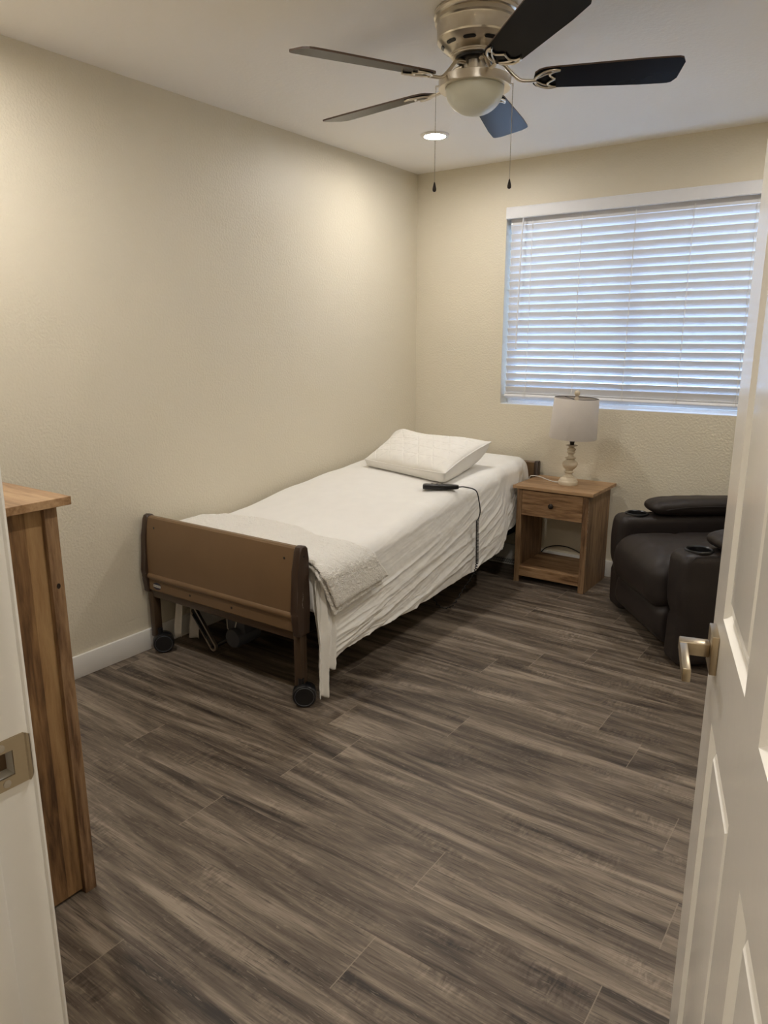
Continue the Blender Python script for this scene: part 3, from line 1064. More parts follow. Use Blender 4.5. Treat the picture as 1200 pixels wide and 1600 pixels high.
lathe(bm, [(0.006, -2.176), (0.006, -2.171)], 14, (cB.x, 0, cB.z), axis='y')
tube(bm, [cB + Vector((0, 0.01, 0)), (0.36, -2.11, 0.075)], 0.010, 10)
tube(bm, [cA + Vector((0, 0.01, 0)), (0.18, -2.15, 0.272)], 0.006, 8)
link('crank_grip', bl(bm), M['black'], crank, smooth=True, angle=40)

# ------------------------------------------------------------------ bed surface shared by sheet, blanket, pillow
ZT = [(-2.26, 0.553), (-1.9, 0.560), (-1.7, 0.575), (-1.32, 0.630), (-1.0, 0.662), (-0.6, 0.690), (-0.25, 0.705), (-0.1, 0.705)]
ZH = [(-2.24, 0.115), (-2.17, 0.130), (-2.05, 0.165), (-1.78, 0.178), (-1.5, 0.180), (-0.97, 0.208), (-0.64, 0.245), (-0.44, 0.305), (-0.25, 0.355), (-0.1, 0.40)]
def bed_top(y): return interp(y, ZT)
XL_, XR_ = 0.032, 0.955
Y_F, Y_B = -2.222, -0.082
def section(t, y, zt):
    """point of the cross-section; t 0..1 from the wall-side hem over the top to the near hem; returns x, z, side weight"""
    rl, rr = 0.045, 0.075
    zh = interp(y, ZH)
    e = max(0.0, min(1.0, (y + 0.20) / (0.20 + Y_B)))          # corner wrap towards the head end
    xr = XR_ - 0.040 * min(1.0, max(0.0, (y + 0.62) / 0.16)) - 0.050 * (1 - math.sqrt(max(0, 1 - e * e)))
    if t < 0.10:
        k = t / 0.10
        return XL_, 0.34 + (zt - rl - 0.34) * k, 0.0
    if t < 0.16:
        a = (t - 0.10) / 0.06 * PI / 2
        return XL_ + rl * (1 - math.cos(a)), zt - rl + rl * math.sin(a), 0.0
    if t < 0.50:
        k = (t - 0.16) / 0.34
        x = XL_ + rl + (xr - rr - XL_ - rl) * k
        return x, zt + 0.006 * math.sin(k * PI), 0.0
    if t < 0.60:
        k = (t - 0.50) / 0.10
        a = k * PI / 2
        return xr - rr + rr * math.sin(a), zt - rr + rr * math.cos(a), 0.35 * k
    k = (t - 0.60) / 0.40
    z = (zt - rr) + (zh - (zt - rr)) * k
    return xr + (0.030 if y < -0.6 else 0.030 - 0.014 * min(1.0, (y + 0.6) / 0.15)) * math.sin(k * PI * 0.62), z, 0.35 + 0.65 * min(1, k * 1.6)

def wrinkle(y, z, w):
    """tension folds: run along the bed near the foot, sweep up towards the head end"""
    yy = y + 2.2
    lift = 0.16 * yy + 0.030 * yy ** 3 + 0.30 * max(0, y + 0.75) ** 2 * 2.2
    s = z - lift
    n1 = noise.noise(Vector((s * 16, yy * 1.3, 0.3)))
    n2 = noise.noise(Vector((s * 38 + n1, yy * 2.4, 4.1)))
    n3 = fb(y * 9, z * 14, 2.0)
    n4 = noise.noise(Vector((s * 62 + 2 * n2, yy * 5.0 + z * 6, 9.2)))
    rg = (1 - min(1.0, abs(n1) * 3.0)) ** 1.6
    rg2 = (1 - min(1.0, abs(n2) * 3.2)) ** 1.5
    rg3 = (1 - min(1.0, abs(n4) * 3.4)) ** 1.5
    m2 = 0.55 + 0.9 * noise.noise(Vector((y * 3.1, z * 5.0, 6.6)))
    w *= min(1.0, max(0.12, (y + 2.16) / 0.16))
    return w * (0.0105 * rg + 0.0085 * rg2 * m2 + 0.0052 * rg3 * m2 + 0.0045 * n3)

sheet_root = None
bm = BM()
NV, NU = 380, 300
def sheet_pt(u, v):
    y = Y_F + (Y_B - Y_F) * v
    zt = bed_top(y)
    # ends of the mattress round over
    de = min(y - Y_F, Y_B - y)
    R = 0.070
    drop = 0.0
    if de < R:
        drop = R - math.sqrt(max(0, R * R - (R - de) ** 2))
    x, z, sw = section(u, y, zt - drop * 0.9)
    if de < 0.02 and Y_B - y < 0.02:
        pass
    d = wrinkle(y, z, sw)
    topw = 1 - min(1, sw * 2)
    z += topw * 0.0022 * fb(x * 4, y * 3, 7.0) + topw * 0.0012 * math.sin(x * 9 + 3 * fb(x * 2, y * 2, 1.0))
    if sw > 0:
        x += d * min(1, sw * 1.4)
        z += d * 0.3 * (1 - sw)
        if u > 0.97:
            z += 0.004 * fb(y * 14, 0.5, 3.3) * (u - 0.97) / 0.03
    return Vector((x, y, z))
V = grid(bm, NU, NV, sheet_pt)
# drop the head and foot ends
for j, yy in ((0, Y_F), (NV - 1, Y_B)):
    last = [V[i][j] for i in range(NU)]
    for k in range(1, 6):
        cur = []
        for i, v0 in enumerate(last):
            zb0 = V[i][j].co.z
            x = V[i][j].co.x
            tgt = min(zb0, 0.37 + 0.0 * x)
            z = zb0 + (tgt - zb0) * k / 5
            cur.append(bm.verts.new((x, yy + (0.006 if j else -0.002) * math.sin(k * 0.6), z)))
        for i in range(NU - 1):
            bm.faces.new((last[i], last[i + 1], cur[i + 1], cur[i]))
        last = cur
sheet = link('bed_sheet', bm, M['sheet'], smooth=True)
shell(sheet, 0.002, -1)
tag(sheet, 'white cotton sheet draped over the bed mattress, wrinkled along its side', 'sheet')
# loose corner hanging beside the foot post
bm = BM()
def tail(u, v):
    # u across (y), v down; two soft pleats, longer at the foot side
    ln = 0.500 - 0.105 * max(0.0, min(1.0, (u - 0.45) / 0.15))
    z = 0.505 - v * (ln - 0.010)
    wid = 0.060 + 0.060 * min(1.0, v * 2.2) - 0.060 * max(0, v - 0.45)
    y = -2.224 - 0.030 * min(1.0, v * 2.4) + u * wid + 0.012 * v * v
    open_ = min(1.0, v * 2.0)
    x = 0.968 + 0.032 * open_ + open_ * (0.012 * math.sin(u * 10.5 + v * 2.0 + 0.8) + 0.005 * math.sin(u * 23 + v * 5)) + 0.005 * fb(u * 5, v * 6, 1.0)
    z += 0.006 * fb(u * 6, 0.2, 4.0) * v
    return (x, y, z)
grid(bm, 60, 70, tail)
t1 = link('hanging_corner', bm, M['sheet'], sheet, smooth=True); shell(t1, 0.0016, 0)
for cx0, cy0, ww, zt0, zb0 in ((0.105, -2.200, 0.035, 0.36, 0.050), (0.118, -2.120, 0.06, 0.36, 0.02)):
    bm = BM()
    def tl(u, v):
        return (cx0 + (u - 0.5) * ww + 0.01 * math.sin(v * 5), cy0 + 0.012 * math.sin(u * 6 + v * 3), zt0 + (zb0 - zt0) * v)
    grid(bm, 14, 16, tl)
    t2 = link('hanging_corner', bm, M['sheet'], sheet, smooth=True); shell(t2, 0.0016, 0)

# ------------------------------------------------------------------ folded coverlet at the foot
cov_root = empty('folded_coverlet', (0.5, -2.0, 0.56), 0, 'white crinkle-textured coverlet folded across the foot of the bed', 'blanket')
def coverlet(off, yb_shift, hem, name, thick):
    """runs from the wall side across the bed and hangs down the near side"""
    bm = BM()
    L1 = 0.86; RR = 0.085
    arc = RR * PI / 2
    def yb(s):       # the back edge
        return interp(s, [(0.0, -1.985), (0.12, -1.90), (0.30, -1.868), (0.55, -1.885), (0.80, -1.960), (0.93, -1.950), (1.02, -1.89), (1.15, -1.815)]) + yb_shift
    def fn(u, v):
        # hem length differs from foot to back
        y_f = -2.240
        hl = hem[0] + (hem[1] - hem[0]) * v
        s = u * (L1 + arc + hl)
        sn = s / (L1 + arc)
        y_f += 0.060 * max(0.0, (s - L1 - arc * 0.8) / (arc * 0.2 + hl)) ** 0.8
        y = y_f + (yb(min(s / 0.95, 1.15)) - y_f) * v
        zt = bed_top(y) + off
        if s < L1:
            x, z, nx, nz2 = 0.055 + s, zt, 0, 1
        elif s < L1 + arc:
            a = (s - L1) / RR
            x, z, nx, nz2 = 0.055 + L1 + RR * math.sin(a) + 0.0, zt - RR + RR * math.cos(a), math.sin(a), math.cos(a)
        else:
            dz = s - L1 - arc
            x, z, nx, nz2 = 0.055 + L1 + RR + 0.10 * dz, zt - RR - dz, 1, 0
        x += nx * off * 0.9
        # edge roll-off and left end droop
        ed = min(v, 1 - v) / 0.08
        eu = min(u, 1 - u) / 0.03
        k = min(1, ed, eu)
        roll = -(1 - math.sqrt(max(0, 1 - (1 - k) ** 2))) * thick * 0.9
        cr = 0.0023 * (1 - 2.2 * abs(noise.noise(Vector((x * 48, y * 48, z * 48))))) + 0.0012 * fb(x * 70, y * 70, z * 70, 2) + 0.007 * fb(x * 4.5, y * 5, 2 + off * 30, 2)
        d = cr + roll
        if v > 0.985 or u > 0.99:
            d += 0.003 * fb(x * 25, y * 25, z * 25)
        return Vector((x + nx * d, y + 0.004 * fb(x * 9, 3.0, z * 9), z + nz2 * d))
    grid(bm, 250, 90, fn)
    bmesh.ops.translate(bm, verts=bm.verts, vec=(-0.5, 2.0, -0.56))
    o = link(name, bm, M['blanket'], cov_root, smooth=True)
    shell(o, thick, -1)
    return o
coverlet(0.036, 0.0, (0.115, 0.090), 'top_fold', 0.012)
coverlet(0.020, -0.030, (0.135, 0.100), 'under_fold', 0.010)

# ------------------------------------------------------------------ pillow
pil = empty('pillow', (0.5, -0.75, 0.70), 0, 'white star-quilted pillow lying at the head of the bed', 'pillow')
PO = Vector((-0.5, 0.75, -0.70))
NLp, NRp, FRp, FLp = Vector((0.195, -0.850, 0.722)), Vector((0.845, -1.030, 0.732)), Vector((0.845, -0.520, 0.838)), Vector((0.150, -0.455, 0.835))
def seam(u, v):
    p = NLp * (1 - u) * (1 - v) + NRp * u * (1 - v) + FRp * u * v + FLp * (1 - u) * v
    # edges pull in between the corners
    bow = 0.020
    cx_ = (u - 0.5); cy_ = (v - 0.5)
    ax = (NRp - NLp).normalized(); ay = (FLp - NLp).normalized()
    p = p - ax * (2 * cx_) * bow * (1 - (2 * cy_) ** 2) - ay * (2 * cy_) * bow * (1 - (2 * cx_) ** 2)
    if v < 0.5:
        p.z -= 0.016 * (1 - (2 * cx_) ** 2) * (1 - 2 * v)
    return p
PN = (NRp - NLp).cross(FLp - NLp).normalized()
def stitch(a, b):
    d = 0.0
    far = 0.0
    sp = 0.118
    for k in range(3):
        th = math.radians(60 * k)
        q = (a * math.sin(th) + b * math.cos(th)) / (sp * math.sin(PI / 3))
        f = abs(q - round(q)) * sp * math.sin(PI / 3)
        d = max(d, math.exp(-(f / 0.0035) ** 2))
        far = max(far, f)
    return d * max(0.15, min(1.0, (0.056 - far) / 0.016))
def pl_top(u, v):
    p = seam(u, v)
    q = max(0.0, (1 - (2 * u - 1) ** 4)) ** 0.55 * max(0.0, (1 - (2 * v - 1) ** 4)) ** 0.55
    a, b = u * 0.66, v * 0.50
    edge = min(u, 1 - u, v * 0.8, (1 - v) * 0.8)
    st_ = stitch(a + 0.02, b) * min(1, edge * 14)
    lump = 0.006 * fb(u * 4, v * 3, 9.0) + 0.0018 * fb(u * 22, v * 18, 1.0)
    return p + PN * (0.052 * q + lump * q - 0.0042 * st_ + 0.018 * math.exp(-((u - 0.12) / 0.14) ** 2 - ((v - 0.88) / 0.16) ** 2))
def pl_bot(u, v):
    p = seam(u, v)
    q = max(0.0, (1 - (2 * u - 1) ** 4)) ** 0.5 * max(0.0, (1 - (2 * v - 1) ** 4)) ** 0.5
    base = bed_top(p.y) + 0.013
    dz = max(0.0, p.z - base)
    cx_, cy_ = 0.52, -0.715
    o = Vector((p.x - cx_, p.y - cy_, 0)).normalized()
    e = min(u, 1 - u, v, 1 - v)
    out = 0.016 * math.sin(PI * min(1.0, e / 0.10)) if e < 0.10 else 0.0
    return Vector((p.x + o.x * out, p.y + o.y * out, p.z - min(dz, 0.145 * q)))
bm = BM()
A = grid(bm, 200, 150, pl_top); B = grid(bm, 60, 46, pl_bot)
bmesh.ops.translate(bm, verts=bm.verts, vec=PO)
link('quilted_cover', bm, M['pillow'], pil, smooth=True)
bm = BM()
ed = []
for k in range(60): ed.append(seam(k / 60, 0))
for k in range(45): ed.append(seam(1, k / 45))
for k in range(60): ed.append(seam(1 - k / 60, 1))
for k in range(45): ed.append(seam(0, 1 - k / 45))
tube(bm, ed, 0.0040, 8, closed=True)
bmesh.ops.translate(bm, verts=bm.verts, vec=PO)
link('piping', bm, M['piping'], pil, smooth=True)

# ------------------------------------------------------------------ bed hand control
def sheet_z(x, y): return bed_top(y) + 0.008
HA, HB = Vector((0.790, -1.130, 0)), Vector((0.925, -1.055, 0))
rem = empty('hand_control', (HA.x, HA.y, 0.66), 0, 'black bed hand control with coiled cord lying on the sheet below the pillow', 'remote control')
RO = Vector((-HA.x, -HA.y, -0.66))
bm = BM()
def hs(p):
    k = (p.x + 0.092) / 0.184
    sc = 1.0 - 0.45 * max(0, (k - 0.7) / 0.3)
    return (p.x, p.y * sc, p.z * (1 - 0.25 * max(0, (k - 0.7) / 0.3)))
rbox(bm, 0.184, 0.046, 0.026, 0.007, 8, hs)
dirh = (HB - HA); ang_h = math.atan2(dirh.y, dirh.x)
mid = (HA + HB) / 2
zhs = 0.674
bmesh.ops.transform(bm, matrix=Matrix.Translation((mid.x, mid.y, zhs)) @ Matrix.Rotation(ang_h, 4, 'Z') @ Matrix.Rotation(math.radians(0), 4, 'Y'), verts=bm.verts)
bmesh.ops.translate(bm, verts=bm.verts, vec=RO)
hsx = link('handset', bm, M['black'], rem, smooth=True, angle=60)
bm = BM()
for i in range(3):
    for s in (-1, 1):
        lathe(bm, [(0.006, 0.0128), (0.006, 0.0143), (0.004, 0.0148)], 12, (-0.045 + i * 0.026, s * 0.010, 0))
bmesh.ops.transform(bm, matrix=Matrix.Translation((mid.x, mid.y, zhs)) @ Matrix.Rotation(ang_h, 4, 'Z'), verts=bm.verts)
bmesh.ops.translate(bm, verts=bm.verts, vec=RO)
link('buttons', bm, M['grey'], hsx, smooth=True, angle=40)
bm = BM()
e0 = mid + Vector((math.cos(ang_h), math.sin(ang_h), 0)) * 0.090
lead = smooth_path([(e0.x, e0.y, zhs), (e0.x + 0.030, e0.y + 0.014, zhs + 0.001), (0.998, -0.975, 0.650), (1.012, -0.962, 0.590), (1.016, -0.955, 0.540), (1.014, -0.962, 0.508), (1.012, -0.972, 0.495)], 8)
tube(bm, lead, 0.0032, 8)
c0, c1 = Vector((1.012, -0.975, 0.495)), Vector((1.018, -0.975, 0.262))
coil = []
turns = 30
for i in range(turns * 10 + 1):
    k = i / (turns * 10)
    p = c0.lerp(c1, k)
    a = k * turns * 2 * PI
    coil.append(p + Vector((0.0062 * math.cos(a), 0.0062 * math.sin(a), 0)))
tube(bm, coil, 0.0027, 6)
low = [c1 + Vector((0, 0, 0)), Vector((1.004, -0.985, 0.20)), Vector((0.965, -1.02, 0.12)), Vector((0.93, -1.09, 0.035)), Vector((0.88, -1.15, 0.06)), Vector((0.80, -1.15, 0.20)), Vector((0.74, -1.15, 0.31))]
lp_ = smooth_path(low, 24)
co2 = []
for i, p in enumerate(lp_):
    a = i * 1.1
    co2.append(p + Vector((0.0055 * math.cos(a), 0.0055 * math.sin(a), 0)))
tube(bm, co2, 0.0026, 6)
bmesh.ops.translate(bm, verts=bm.verts, vec=RO)
link('coiled_cord', bm, M['rubber'], rem, smooth=True)

# ------------------------------------------------------------------ floor register under the head of the bed
fv = empty('floor_vent', (0.735, -0.075, 0), 0, 'white slotted vent plate on the floor below the head of the bed', 'vent')
bm = BM()
box(bm, -0.15, 0.15, -0.05, 0.05, 0.0003, 0.006, 0.002)
link('vent_plate', bm, M['vent'], fv, smooth=True, angle=40)
bm = BM()
for i in range(18):
    for s in (-1, 1):
        x = -0.125 + i * 0.0147
        box(bm, x - 0.003, x + 0.003, s * 0.022 - 0.016, s * 0.022 + 0.016, 0.0061, 0.0066)
link('vent_slots', bm, M['darksteel'], fv)

# ================================================================== NIGHTSTAND
ns = empty('nightstand', (1.19, -0.215, 0), 0, 'rustic oak one-drawer nightstand with open shelf beside the bed', 'nightstand')
NT_ = 0.587
X0, X1, YF, YB_ = -0.220, 0.210, -0.192, 0.170      # local carcass (front face YF)
bm = BM(); box(bm, -0.240, 0.238, -0.212, 0.182, NT_ - 0.019, NT_, 0.0015)
link('top', bm, M['oak_top'], ns)
for s, xa, xb in ((-1, X0, X0 + 0.016), (1, X1 - 0.016, X1)):
    bm = BM(); box(bm, xa, xb, YF + 0.0165, YB_, 0.0, NT_ - 0.0195, 0.001)
    link('side_panel', bm, M['oak_z'], ns)
    bm = BM()
    xs = (X0, X0 + 0.030) if s < 0 else (X1 - 0.034, X1)
    box(bm, xs[0], xs[1], YF, YF + 0.016, 0.0, NT_ - 0.0195, 0.0015)
    link('front_stile', bm, M['oak_z'], ns)
bm = BM()
dx0, dx1 = X0 + 0.0315, X1 - 0.0355
box(bm, dx0, dx1, YF + 0.001, YF + 0.017, 0.412, 0.560, 0.0012)
drw = link('drawer', bm, M['oak_x'], ns)
bm = BM()
box(bm, dx0 + 0.004, dx1 - 0.004, YF + 0.0172, YB_ - 0.02, 0.424, 0.552)
link('drawer_box', bm, M['oak_y'], drw)
bm = BM()
kx = -0.003
lathe(bm, [(0.006, YF + 0.001), (0.006, YF - 0.008), (0.012, YF - 0.013), (0.0155, YF - 0.019), (0.0145, YF - 0.024), (0.009, YF - 0.0275), (0.001, YF - 0.0285)], 24, (kx, 0, 0.487), axis='y')
link('knob', bm, M['bronze'], drw, smooth=True, angle=50)
bm = BM(); box(bm, X0 + 0.0165, X1 - 0.0165, YF + 0.0165, YB_, 0.078, 0.094, 0.001)
link('shelf', bm, M['oak_x'], ns)
bm = BM(); box(bm, X0 + 0.0305, X1 - 0.0345, YF + 0.001, YF + 0.016, 0.040, 0.096, 0.0012)
link('apron', bm, M['oak_x'], ns)
# worn pale edge down the right stile
def nick(u, wd):
    z = 0.20 + 0.355 * u
    return (Vector((X1 + 0.0003, YF + 0.0004, z)), Vector((X1 + 0.0003, YF + 0.0004 + wd, z)))
wear('worn_edge', ns, nick, 80, M['label'], 11, 0.0032)

# black cord behind the nightstand
bm = BM()
pc = smooth_path([(0.960, -0.026, 0.004), (0.985, -0.026, 0.095), (1.04, -0.026, 0.135), (1.12, -0.026, 0.150), (1.19, -0.026, 0.140), (1.25, -0.026, 0.112), (1.30, -0.026, 0.06), (1.33, -0.026, 0.004)], 8)
bmesh.ops.translate(tube(bm, pc, 0.0032, 8), verts=bm.verts, vec=(0, 0, 0))
tag(link('power_cord', bm, M['rubber'], smooth=True), 'black power cord arching along the wall behind the nightstand', 'cord')

# ================================================================== TABLE LAMP
lamp = empty('table_lamp', (1.208, -0.235, NT_), 0, 'cream turned-wood table lamp with white linen drum shade on the nightstand', 'lamp')
TL = Matrix.Rotation(math.radians(2.6), 4, 'Y')
def tilted(bm):
    bmesh.ops.transform(bm, matrix=TL, verts=bm.verts)
    # keep the foot flat on the table top
    return bm
bm = BM()
prof = [(0.001, 0.0), (0.053, 0.0), (0.055, 0.004), (0.055, 0.020), (0.053, 0.024), (0.050, 0.026), (0.048, 0.034), (0.042, 0.040), (0.033, 0.044), (0.031, 0.047), (0.031, 0.050),
        (0.024, 0.052), (0.020, 0.060), (0.020, 0.068), (0.024, 0.071), (0.028, 0.074), (0.028, 0.077), (0.022, 0.080), (0.019, 0.084), (0.026, 0.092), (0.036, 0.102), (0.043, 0.114), (0.044, 0.124),
        (0.040, 0.134), (0.030, 0.142), (0.021, 0.148), (0.023, 0.151), (0.031, 0.155), (0.031, 0.158), (0.022, 0.161), (0.015, 0.166), (0.014, 0.176), (0.018, 0.184), (0.024, 0.188), (0.024, 0.193), (0.018, 0.196),
        (0.020, 0.200), (0.025, 0.203), (0.025, 0.208), (0.019, 0.214), (0.014, 0.219), (0.018, 0.224), (0.033, 0.228), (0.033, 0.231), (0.018, 0.233), (0.001, 0.233)]
lathe(bm, prof, 48)
for v in bm.verts:
    k = min(1.0, max(0.0, (v.co.z - 0.03) / 0.05))
    v.co.x += math.tan(math.radians(2.6)) * v.co.z * k
link('lamp_base', bm, M['lampbase'], lamp, smooth=True, angle=32)
bm = BM()
lathe(bm, [(0.012, 0.2333), (0.013, 0.250), (0.017, 0.253), (0.017, 0.300), (0.010, 0.304)], 24)
link('socket', tilted(bm), M['bronze'], lamp, smooth=True, angle=40)
bm = BM()
zs0, zs1 = 0.272, 0.500
lathe(bm, [(0.1325, zs0), (0.1335, zs0 + 0.002), (0.1245, zs1 - 0.002), (0.1235, zs1), (0.1225, zs1), (0.1235, zs1 - 0.003), (0.1315, zs0 + 0.003), (0.1315, zs0)], 64, cap=False)
bm.faces.ensure_lookup_table()
sh = link('lamp_shade', tilted(bm), M['shade'], lamp, smooth=True, angle=60)
bm = BM()
for k in range(3):
    a = k * 2 * PI / 3 + 0.4
    tube(bm, [(0, 0, zs1 - 0.012), (0.1225 * math.cos(a), 0.1225 * math.sin(a), zs1 - 0.004)], 0.0018, 6)
tube(bm, [(0.1222 * math.cos(2 * PI * i / 48), 0.1222 * math.sin(2 * PI * i / 48), zs1 - 0.002) for i in range(48)], 0.0016, 6, closed=True)
tube(bm, smooth_path([(-0.02, 0, 0.262), (-0.055, 0, 0.33), (-0.05, 0, 0.44), (0, 0, zs1 - 0.016), (0.05, 0, 0.44), (0.055, 0, 0.33), (0.02, 0, 0.262)], 6), 0.0018, 6)
link('harp', tilted(bm), M['bronze'], lamp, smooth=True)
bm = BM()
lathe(bm, [(0.004, zs1 - 0.012), (0.012, zs1 - 0.010), (0.013, zs1 - 0.004), (0.008, zs1 + 0.004), (0.007, zs1 + 0.010), (0.013, zs1 + 0.016), (0.0165, zs1 + 0.026), (0.014, zs1 + 0.036), (0.007, zs1 + 0.042), (0.001, zs1 + 0.044)], 24)
link('finial', tilted(bm), M['lampbase'], lamp, smooth=True, angle=50)
bm = BM()
lc = smooth_path([(-0.052, 0.004, 0.008), (-0.085, 0.012, 0.0042), (-0.14, 0.045, 0.0042), (-0.195, 0.060, 0.014), (-0.235, 0.045, 0.020), (-0.262, 0.050, 0.004), (-0.2685, 0.09, -0.08), (-0.262, 0.15, -0.30), (-0.25, 0.18, -0.50)], 8)
tube(bm, lc, 0.0026, 8)
link('lamp_cord', bm, M['cord'], lamp, smooth=True)

# ================================================================== DRESSER
dr = empty('dresser', (0.60, -3.60, 0), 0, 'tall rustic oak dresser standing against the doorway wall', 'dresser')
XR, DF, DB, DTZ = 0.556, 0.252, -0.270, 1.036
bm = BM(); box(bm, -XR - 0.024, XR + 0.024, DB, DF + 0.024, DTZ, DTZ + 0.020, 0.0015)
link('top', bm, M['oak_top'], dr)
for s in (-1, 1):
    a, b = sorted((s * (XR - 0.030), s * (XR - 0.014)))
    bm = BM(); box(bm, a, b, DB + 0.04, DF - 0.032, 0.010, DTZ - 0.0005)
    link('side_panel', bm, M['oak_panel'], dr)
    for y0, y1 in ((DF - 0.0318, DF), (DB, DB + 0.0398)):
        bm = BM(); a, b = sorted((s * (XR - 0.032), s * XR))
        box(bm, a, b, y0, y1, 0.0, DTZ - 0.0005, 0.0015)
        link('corner_stile', bm, M['oak_z'], dr)
bm = BM(); box(bm, -XR + 0.033, XR - 0.033, DB + 0.002, DB + 0.010, 0.05, DTZ - 0.001)
link('back_panel', bm, M['oak_panel'], dr)
bm = BM(); box(bm, -XR + 0.0325, XR - 0.0325, DF - 0.020, DF - 0.004, 0.0, 0.075)
link('plinth', bm, M['oak_x'], dr)
zz = 0.085
for k in range(4):
    hgt = 0.2345
    for x0, x1 in ((-XR + 0.034, -0.002), (0.002, XR - 0.034)):
        bm = BM(); box(bm, x0, x1, DF - 0.018, DF - 0.001, zz, zz + hgt - 0.005, 0.0015)
        d_ = link('drawer', bm, M['oak_x'], dr)
        bm = BM(); lathe(bm, [(0.006, DF - 0.002), (0.006, DF + 0.008), (0.0155, DF + 0.018), (0.012, DF + 0.025), (0.001, DF + 0.027)], 20, ((x0 + x1) / 2, 0, zz + hgt / 2), axis='y')
        link('knob', bm, M['bronze'], d_, smooth=True, angle=50)
    zz += hgt
# pale chip in the veneer and a knot on the stile
bm = BM()
chip = [(-0.004, 0.0), (0.006, 0.012), (0.010, 0.05), (0.004, 0.085), (-0.002, 0.098), (-0.006, 0.07), (-0.012, 0.045)]
prism(bm, [(DF - 0.150 - c[0] * 1.6, 0.888 + c[1]) for c in chip], XR - 0.0141, XR - 0.0137)
link('veneer_chip', bm, M['oak_top'], dr)
bm = BM()
prism(bm, [(DF - 0.0155 + 0.005 * math.cos(a), 0.842 + 0.007 * math.sin(a)) for a in [i * PI / 5 for i in range(10)]], XR - 0.0002, XR + 0.0003)
link('wood_knot', bm, M['bronze'], dr)

# ================================================================== RECLINER
U, Vd = Vector((0.62, -0.785, 0)).normalized(), Vector((0.785, 0.62, 0)).normalized()
rc = empty('recliner', (1.82, -0.83, 0), math.atan2(U.y, U.x), 'dark brown leatherette recliner with cup holders in the corner under the window', 'armchair')
# local: x across (far arm negative, near arm positive), y backwards, z up
def rb(cx, cy, cz, sx, sy, sz, r, n=16, fn=None):
    bm = BM(); rbox(bm, sx, sy, sz, r, n, fn)
    bmesh.ops.translate(bm, verts=bm.verts, vec=(cx, cy, cz))
    return bm
link('base', rb(0, 0.40, 0.075, 0.72, 0.62, 0.11, 0.02), M['black'], rc, smooth=True)
def seatf(p):
    q = Vector(p)
    a = 1 - (p.x / 0.26) ** 2
    if p.z > 0: q.z += 0.028 * max(0, a) * (1 - (p.y / 0.33) ** 4)
    if p.y < -0.1:
        q.y -= 0.030 * max(0, 1 - ((p.z + 0.02) / 0.14) ** 2)
    q.z += 0.003 * fb(p.x * 9, p.y * 9, 1.0)
    # centre seam across the cushion
    if p.z > 0.05:
        q.z -= 0.014 * math.exp(-((p.y + 0.02) / 0.010) ** 2) + 0.010 * math.exp(-(p.x / 0.010) ** 2) * (1 if p.y > -0.02 else 0.3)
    return q
link('seat_cushion', rb(0, 0.270, 0.335, 0.520, 0.60, 0.235, 0.075, 26, seatf), M['leather'], rc, smooth=True)
def footf(p):
    q = Vector(p)
    q.y -= 0.022 * max(0, 1 - (p.z / 0.11) ** 2) if p.y < 0 else 0
    if p.z < 0: q.y += 0.10 * (p.z / 0.1) ** 2 * 0.55
    return q
link('footrest', rb(0, 0.052, 0.147, 0.522, 0.12, 0.205, 0.045, 18, footf), M['leather'], rc, smooth=True)
AH = 0.530
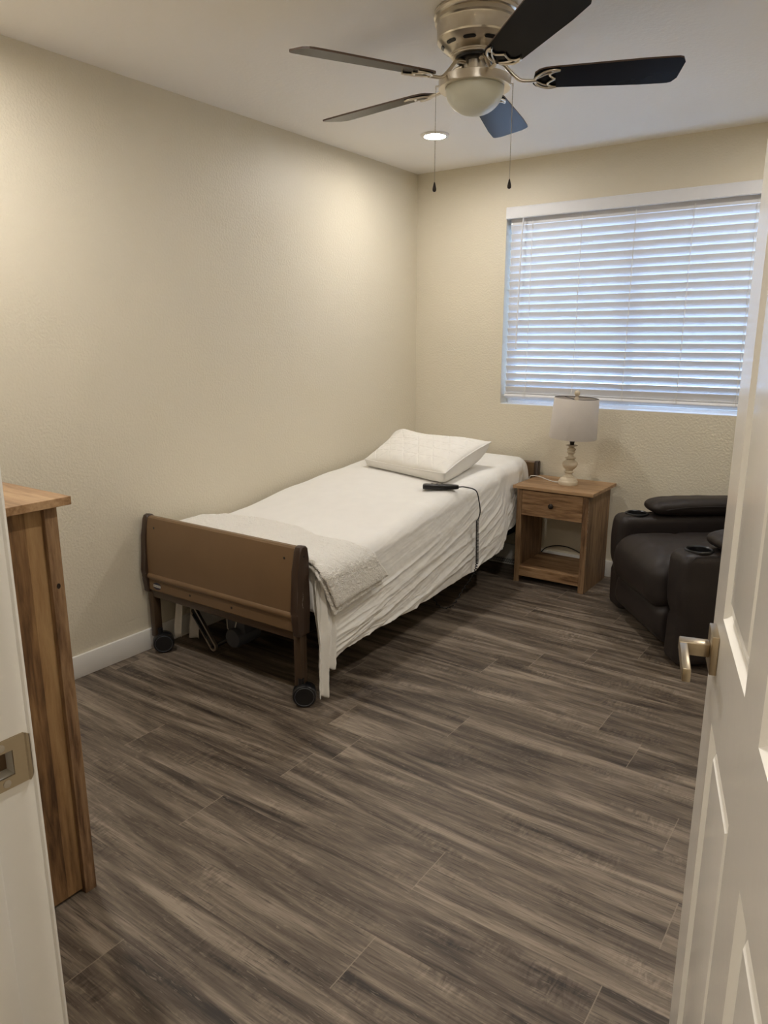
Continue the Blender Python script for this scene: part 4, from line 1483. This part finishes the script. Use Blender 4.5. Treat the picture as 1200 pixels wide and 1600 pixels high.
def arm(s):
    ax = s * 0.338
    def f(p):
        q = Vector(p)
        q.x += s * 0.010 * max(0, 1 - (p.z / 0.25) ** 2)
        if p.y < -0.25:
            q.y -= 0.014 * max(0, 1 - ((p.z - 0.12) / 0.16) ** 2)
            # a gathered crease halfway down the arm front
            q.y += 0.012 * math.exp(-((p.z + 0.02) / 0.018) ** 2)
        q.x += 0.002 * fb(p.y * 10, p.z * 10, 5.0)
        return q
    bm = rb(0, 0.0, 0.0, 0.148, 0.78, AH - 0.022, 0.040, 24, f)
    bmesh.ops.translate(bm, verts=bm.verts, vec=(ax, 0.395, 0.022 + (AH - 0.022) / 2))
    a = link('arm', bm, M['leather'], rc, smooth=True)
    # bore the cup hole
    bmc = BM(); lathe(bmc, [(0.0490, AH - 0.075), (0.0490, AH + 0.05)], 40, (ax, 0.100, 0))
    cut = link('cutter', bmc, M['black'], rc)
    md = a.modifiers.new('bore', 'BOOLEAN'); md.object = cut; md.operation = 'DIFFERENCE'; md.solver = 'EXACT'
    dg = bpy.context.evaluated_depsgraph_get(); dg.update()
    me = bpy.data.meshes.new_from_object(a.evaluated_get(dg))
    a.modifiers.clear()
    old = a.data; a.data = me; me.name = 'arm'
    bpy.data.objects.remove(cut)
    bpy.data.meshes.remove(old)
    for p in a.data.polygons: p.use_smooth = True
    a.data.set_sharp_from_angle(angle=math.radians(50))
    bm = BM()
    lathe(bm, [(0.001, AH - 0.071), (0.044, AH - 0.071), (0.0470, AH - 0.066), (0.0475, AH - 0.001), (0.0480, AH + 0.004), (0.0525, AH + 0.0085), (0.0580, AH + 0.006), (0.0590, AH + 0.0003),
               (0.0487, AH + 0.0003), (0.0487, AH - 0.073), (0.001, AH - 0.073)], 48, (ax, 0.100, 0), cap=False)
    link('cup_holder', bm, M['black'], a, smooth=True, angle=35)
    # padded pillow on the arm behind the cup
    def pf(p):
        q = Vector(p)
        k = max(0, 1 - (p.y / 0.30) ** 2)
        q.z *= 0.45 + 0.55 * k ** 0.5
        q.z += 0.004 * fb(p.x * 14, p.y * 14, 3.0) * (1 if p.z > 0 else 0)
        return q
    bm = rb(ax, 0.435, AH + 0.040, 0.170, 0.56, 0.090, 0.044, 18, pf)
    pad = link('arm_pad', bm, M['leather'], a, smooth=True)
    bm = BM()
    xi = ax - s * 0.072
    sm = smooth_path([(ax - s * 0.084, 0.210, AH + 0.034), (ax - s * 0.0865, 0.30, AH + 0.046), (ax - s * 0.0868, 0.435, AH + 0.052), (ax - s * 0.0865, 0.58, AH + 0.046), (ax - s * 0.084, 0.66, AH + 0.034)], 10)
    tube(bm, sm, 0.0018, 6)
    link('pad_seam', bm, M['leather'], pad, smooth=True)
    bm = BM()
    y0 = 0.0
    def frontedge(z): return 0.395 - 0.39 - 0.004
    sm = [(ax - s * 0.03 + s * 0.098 * k, -0.006 + 0.026 * (max(0.0, k - 0.45) / 0.55) ** 2.2 + 0.010, AH - 0.245 - 0.010 * k) for k in [i / 14 for i in range(15)]]
    tube(bm, sm, 0.0016, 6)
    link('arm_seam', bm, M['stitch'], a, smooth=True)
    bm = BM()
    tube(bm, smooth_path([(ax + s * 0.0735, 0.030, AH - 0.085), (ax + s * 0.0705, 0.045, AH - 0.020), (ax + s * 0.066, 0.085, AH - 0.0085), (ax + s * 0.066, 0.25, AH - 0.0085), (ax + s * 0.066, 0.72, AH - 0.0085)], 8), 0.0022, 6)
    link('top_welt', bm, M['leather'], a, smooth=True)
    return a
arm(-1); arm(1)
def backf(p):
    q = Vector(p)
    if p.y < 0:
        q.y -= 0.035 * max(0, 1 - (p.x / 0.30) ** 2) * (0.6 + 0.4 * math.cos(p.z * 18))
    q.y += (p.z + 0.36) * 0.10
    return q
link('backrest', rb(0, 0.700, 0.640, 0.56, 0.15, 0.72, 0.06, 22, backf), M['leather'], rc, smooth=True)
